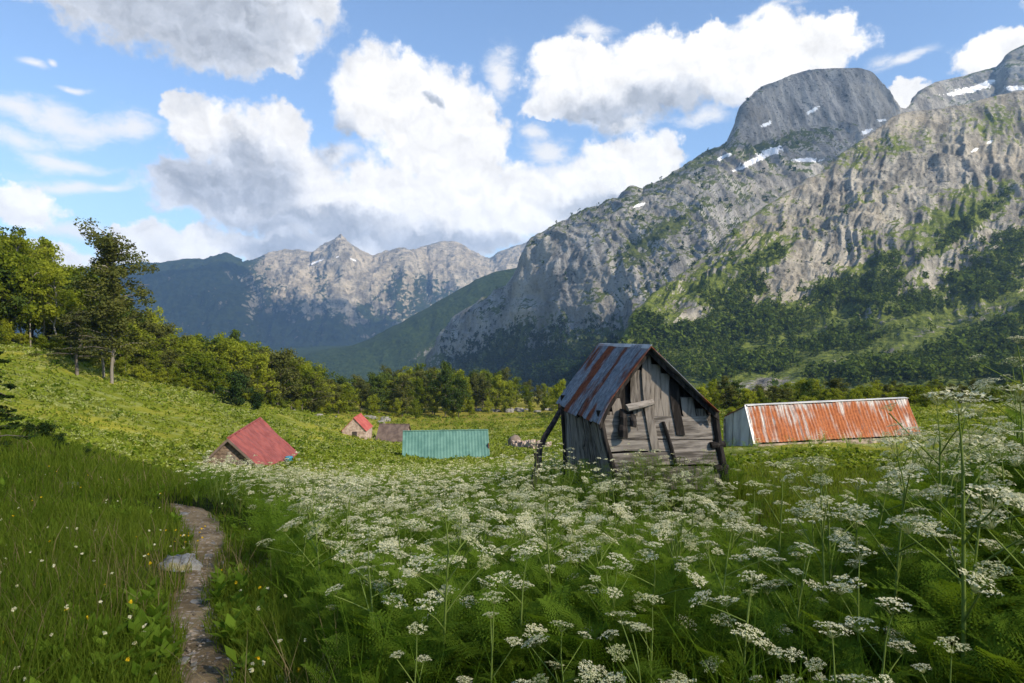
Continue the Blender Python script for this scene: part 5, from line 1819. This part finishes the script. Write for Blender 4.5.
# tufts of herbs over the sunlit meadow beyond
def meadow_tufts(n, r0, r1, label, per, size, mat, mu, lo, pale=False, a0=-50, a1=50):
    x, y = scatter(n, r0, r1, a0, a1)
    c = vnoise(x / 7, y / 7, 1) * .5 + vnoise(x / 22, y / 14, 6) * .6
    keep = (c > lo) & ~in_house(x, y, .3) & (np.hypot(x, y) > r0)
    keep &= (np.hypot(x, y) > 46) | (zone_flower(x, y) < .6)
    x, y = x[keep], y[keep]
    r = np.hypot(x, y)
    m = len(x)
    sz = size * (1 + r / 60)
    cen = np.stack([x, y, G(x, y) + sz * .6], -1)
    V4 = leaf_cloud(cen, np.stack([sz * 1.6, sz * 1.6, sz * .8], -1), per, np.repeat(sz * .55, per), .5, .5)
    tint = np.clip(np.repeat(rng.normal(mu, .15, m), per) + rng.normal(0, .1, m * per), 0, 1)
    tag(quads('meadow_herbs', V4, M[mat], tint), label, 'herbs', None, 'stuff')


meadow_tufts(26000, 26, 190, 'green herbs on the sunlit meadow', 9, .12, 'grass', .85, -.45)
M['pale_herb'] = leaf_mat('pale_flowering_herbs', (0.15, 0.19, 0.04), (0.34, 0.37, 0.16), .3, 0)
meadow_tufts(22000, 26, 150, 'pale flowering herbs on the sunlit meadow', 9, .095, 'pale_herb', .5, -.08)
meadow_tufts(6000, 26, 170, 'dark green bracken patches on the sunlit meadow', 10, .15, 'grass', .34, .12)

# small flowers in the near grass
def grass_flowers():
    x, y = scatter(420, 2.3, 14, -44, 5)
    keep = (zone_flower(x, y) < .2) & (path_dist(x, y) > 1.3)
    x, y = x[keep], y[keep]
    m = len(x)
    z = G(x, y) + rng.uniform(.10, .30, m)
    yel = rng.random(m) < .3
    for nm, mt, sel, lab in (('meadow_flowers', 'petal', ~yel, 'small white flowers dotted in the near grass'), ('meadow_flowers', 'petal_yellow', yel, 'small yellow flowers dotted in the near grass')):
        cen = np.stack([x[sel], y[sel], z[sel]], -1)
        if nm and mt == 'petal_yellow':
            q, _ = ground_at(186, 552)
            cen = np.concatenate([cen, q + np.stack([rng.normal(0, .12, 14), rng.normal(0, .12, 14), rng.uniform(.08, .2, 14)], -1)])
        k = len(cen)
        V4 = leaf_cloud(cen, np.full((k, 3), .008), 7, .0075, .8, .7)
        tag(quads(nm, V4, M[mt], np.clip(rng.normal(.8, .15, len(V4)), 0, 1)), lab, 'flowers', None, 'stuff')


grass_flowers()


def pebbles():
    n = 900
    i = rng.integers(0, len(PL), n)
    k = rng.normal(0, .5, n)
    d = np.gradient(PL[:, :2], axis=0)
    nr = np.stack([d[:, 1], -d[:, 0]], -1) / np.linalg.norm(d, axis=1)[:, None]
    x = PL[i, 0] + nr[i, 0] * k * PL[i, 2] + rng.normal(0, .03, n)
    y = PL[i, 1] + nr[i, 1] * k * PL[i, 2] + rng.normal(0, .03, n)
    s = np.clip(rng.lognormal(-5.0, .55, n), .003, .028)
    base = np.array([(-1, -.6, 0), (.2, -1, 0), (1, -.3, 0), (.8, .7, 0), (-.3, 1, 0), (-1, .4, 0), (-.5, -.3, .8), (.5, -.4, .9), (.4, .5, .7), (-.4, .4, .85)], float)
    Fq = np.array([[0, 1, 7, 6], [2, 3, 8, 7], [4, 5, 9, 8]])
    Ft = np.array([[1, 2, 7], [3, 4, 8], [5, 0, 6], [5, 6, 9], [6, 7, 8], [6, 8, 9]])
    az = rng.uniform(0, 6.28, n)
    V = base[None] * s[:, None, None] * rng.uniform(.6, 1.3, (n, 1, 3)) + rng.normal(0, .12, (n, 10, 3)) * s[:, None, None]
    c, s_ = np.cos(az)[:, None], np.sin(az)[:, None]
    X = V[..., 0] * c - V[..., 1] * s_ + x[:, None]
    Y = V[..., 0] * s_ + V[..., 1] * c + y[:, None]
    Z = V[..., 2] * .6 + (G(x, y) + .017)[:, None]
    P3 = np.stack([X, Y, Z], -1).reshape(-1, 3)
    o_ = (np.arange(n) * 10)[:, None, None]
    M['pebble'] = plain_mat('pebbles', (0.10, 0.078, 0.055), (0.30, 0.25, 0.195), 14)
    tag(mesh_np('pebbles', P3, [(Fq[None] + o_).reshape(-1, 4), (Ft[None] + o_).reshape(-1, 3)], M['pebble'], None, {'tint': np.repeat(rng.random(n), 10)}), 'loose pebbles scattered over the footpath', 'pebbles', None, 'stuff')


pebbles()


def near_herbs():
    x, y = scatter(2600, 1.7, 16, -52, 20)
    keep = (zone_flower(x, y) < .4) & (path_dist(x, y) > 1.0) & (vnoise(x / .9, y / .9, 15) > -.2)
    x, y = x[keep], y[keep]
    m, per = len(x), 9
    az = rng.uniform(0, 6.28, m * per)
    L = rng.uniform(.05, .13, m * per)
    til = rng.uniform(.3, 1.2, m * per)
    b = np.stack([np.repeat(x, per), np.repeat(y, per), np.repeat(G(x, y), per) + rng.uniform(.02, .12, m * per)], -1)
    d = np.stack([np.cos(az) * np.cos(til), np.sin(az) * np.cos(til), np.sin(til)], -1)
    w_ = np.stack([-np.sin(az), np.cos(az), 0 * az], -1) * (L * .24)[:, None]
    L = L[:, None]
    V = np.stack([b, b + d * L * .45 + w_, b + d * L * .95 - [0, 0, .01], b + d * L * .45 - w_], 1)
    tag(quads('meadow_herbs', V, M['frond'], np.clip(np.repeat(rng.normal(.5, .2, m), per) + rng.normal(0, .1, m * per), 0, 1)), 'small broad leaved herbs among the near grass', 'herbs', None, 'stuff')


near_herbs()
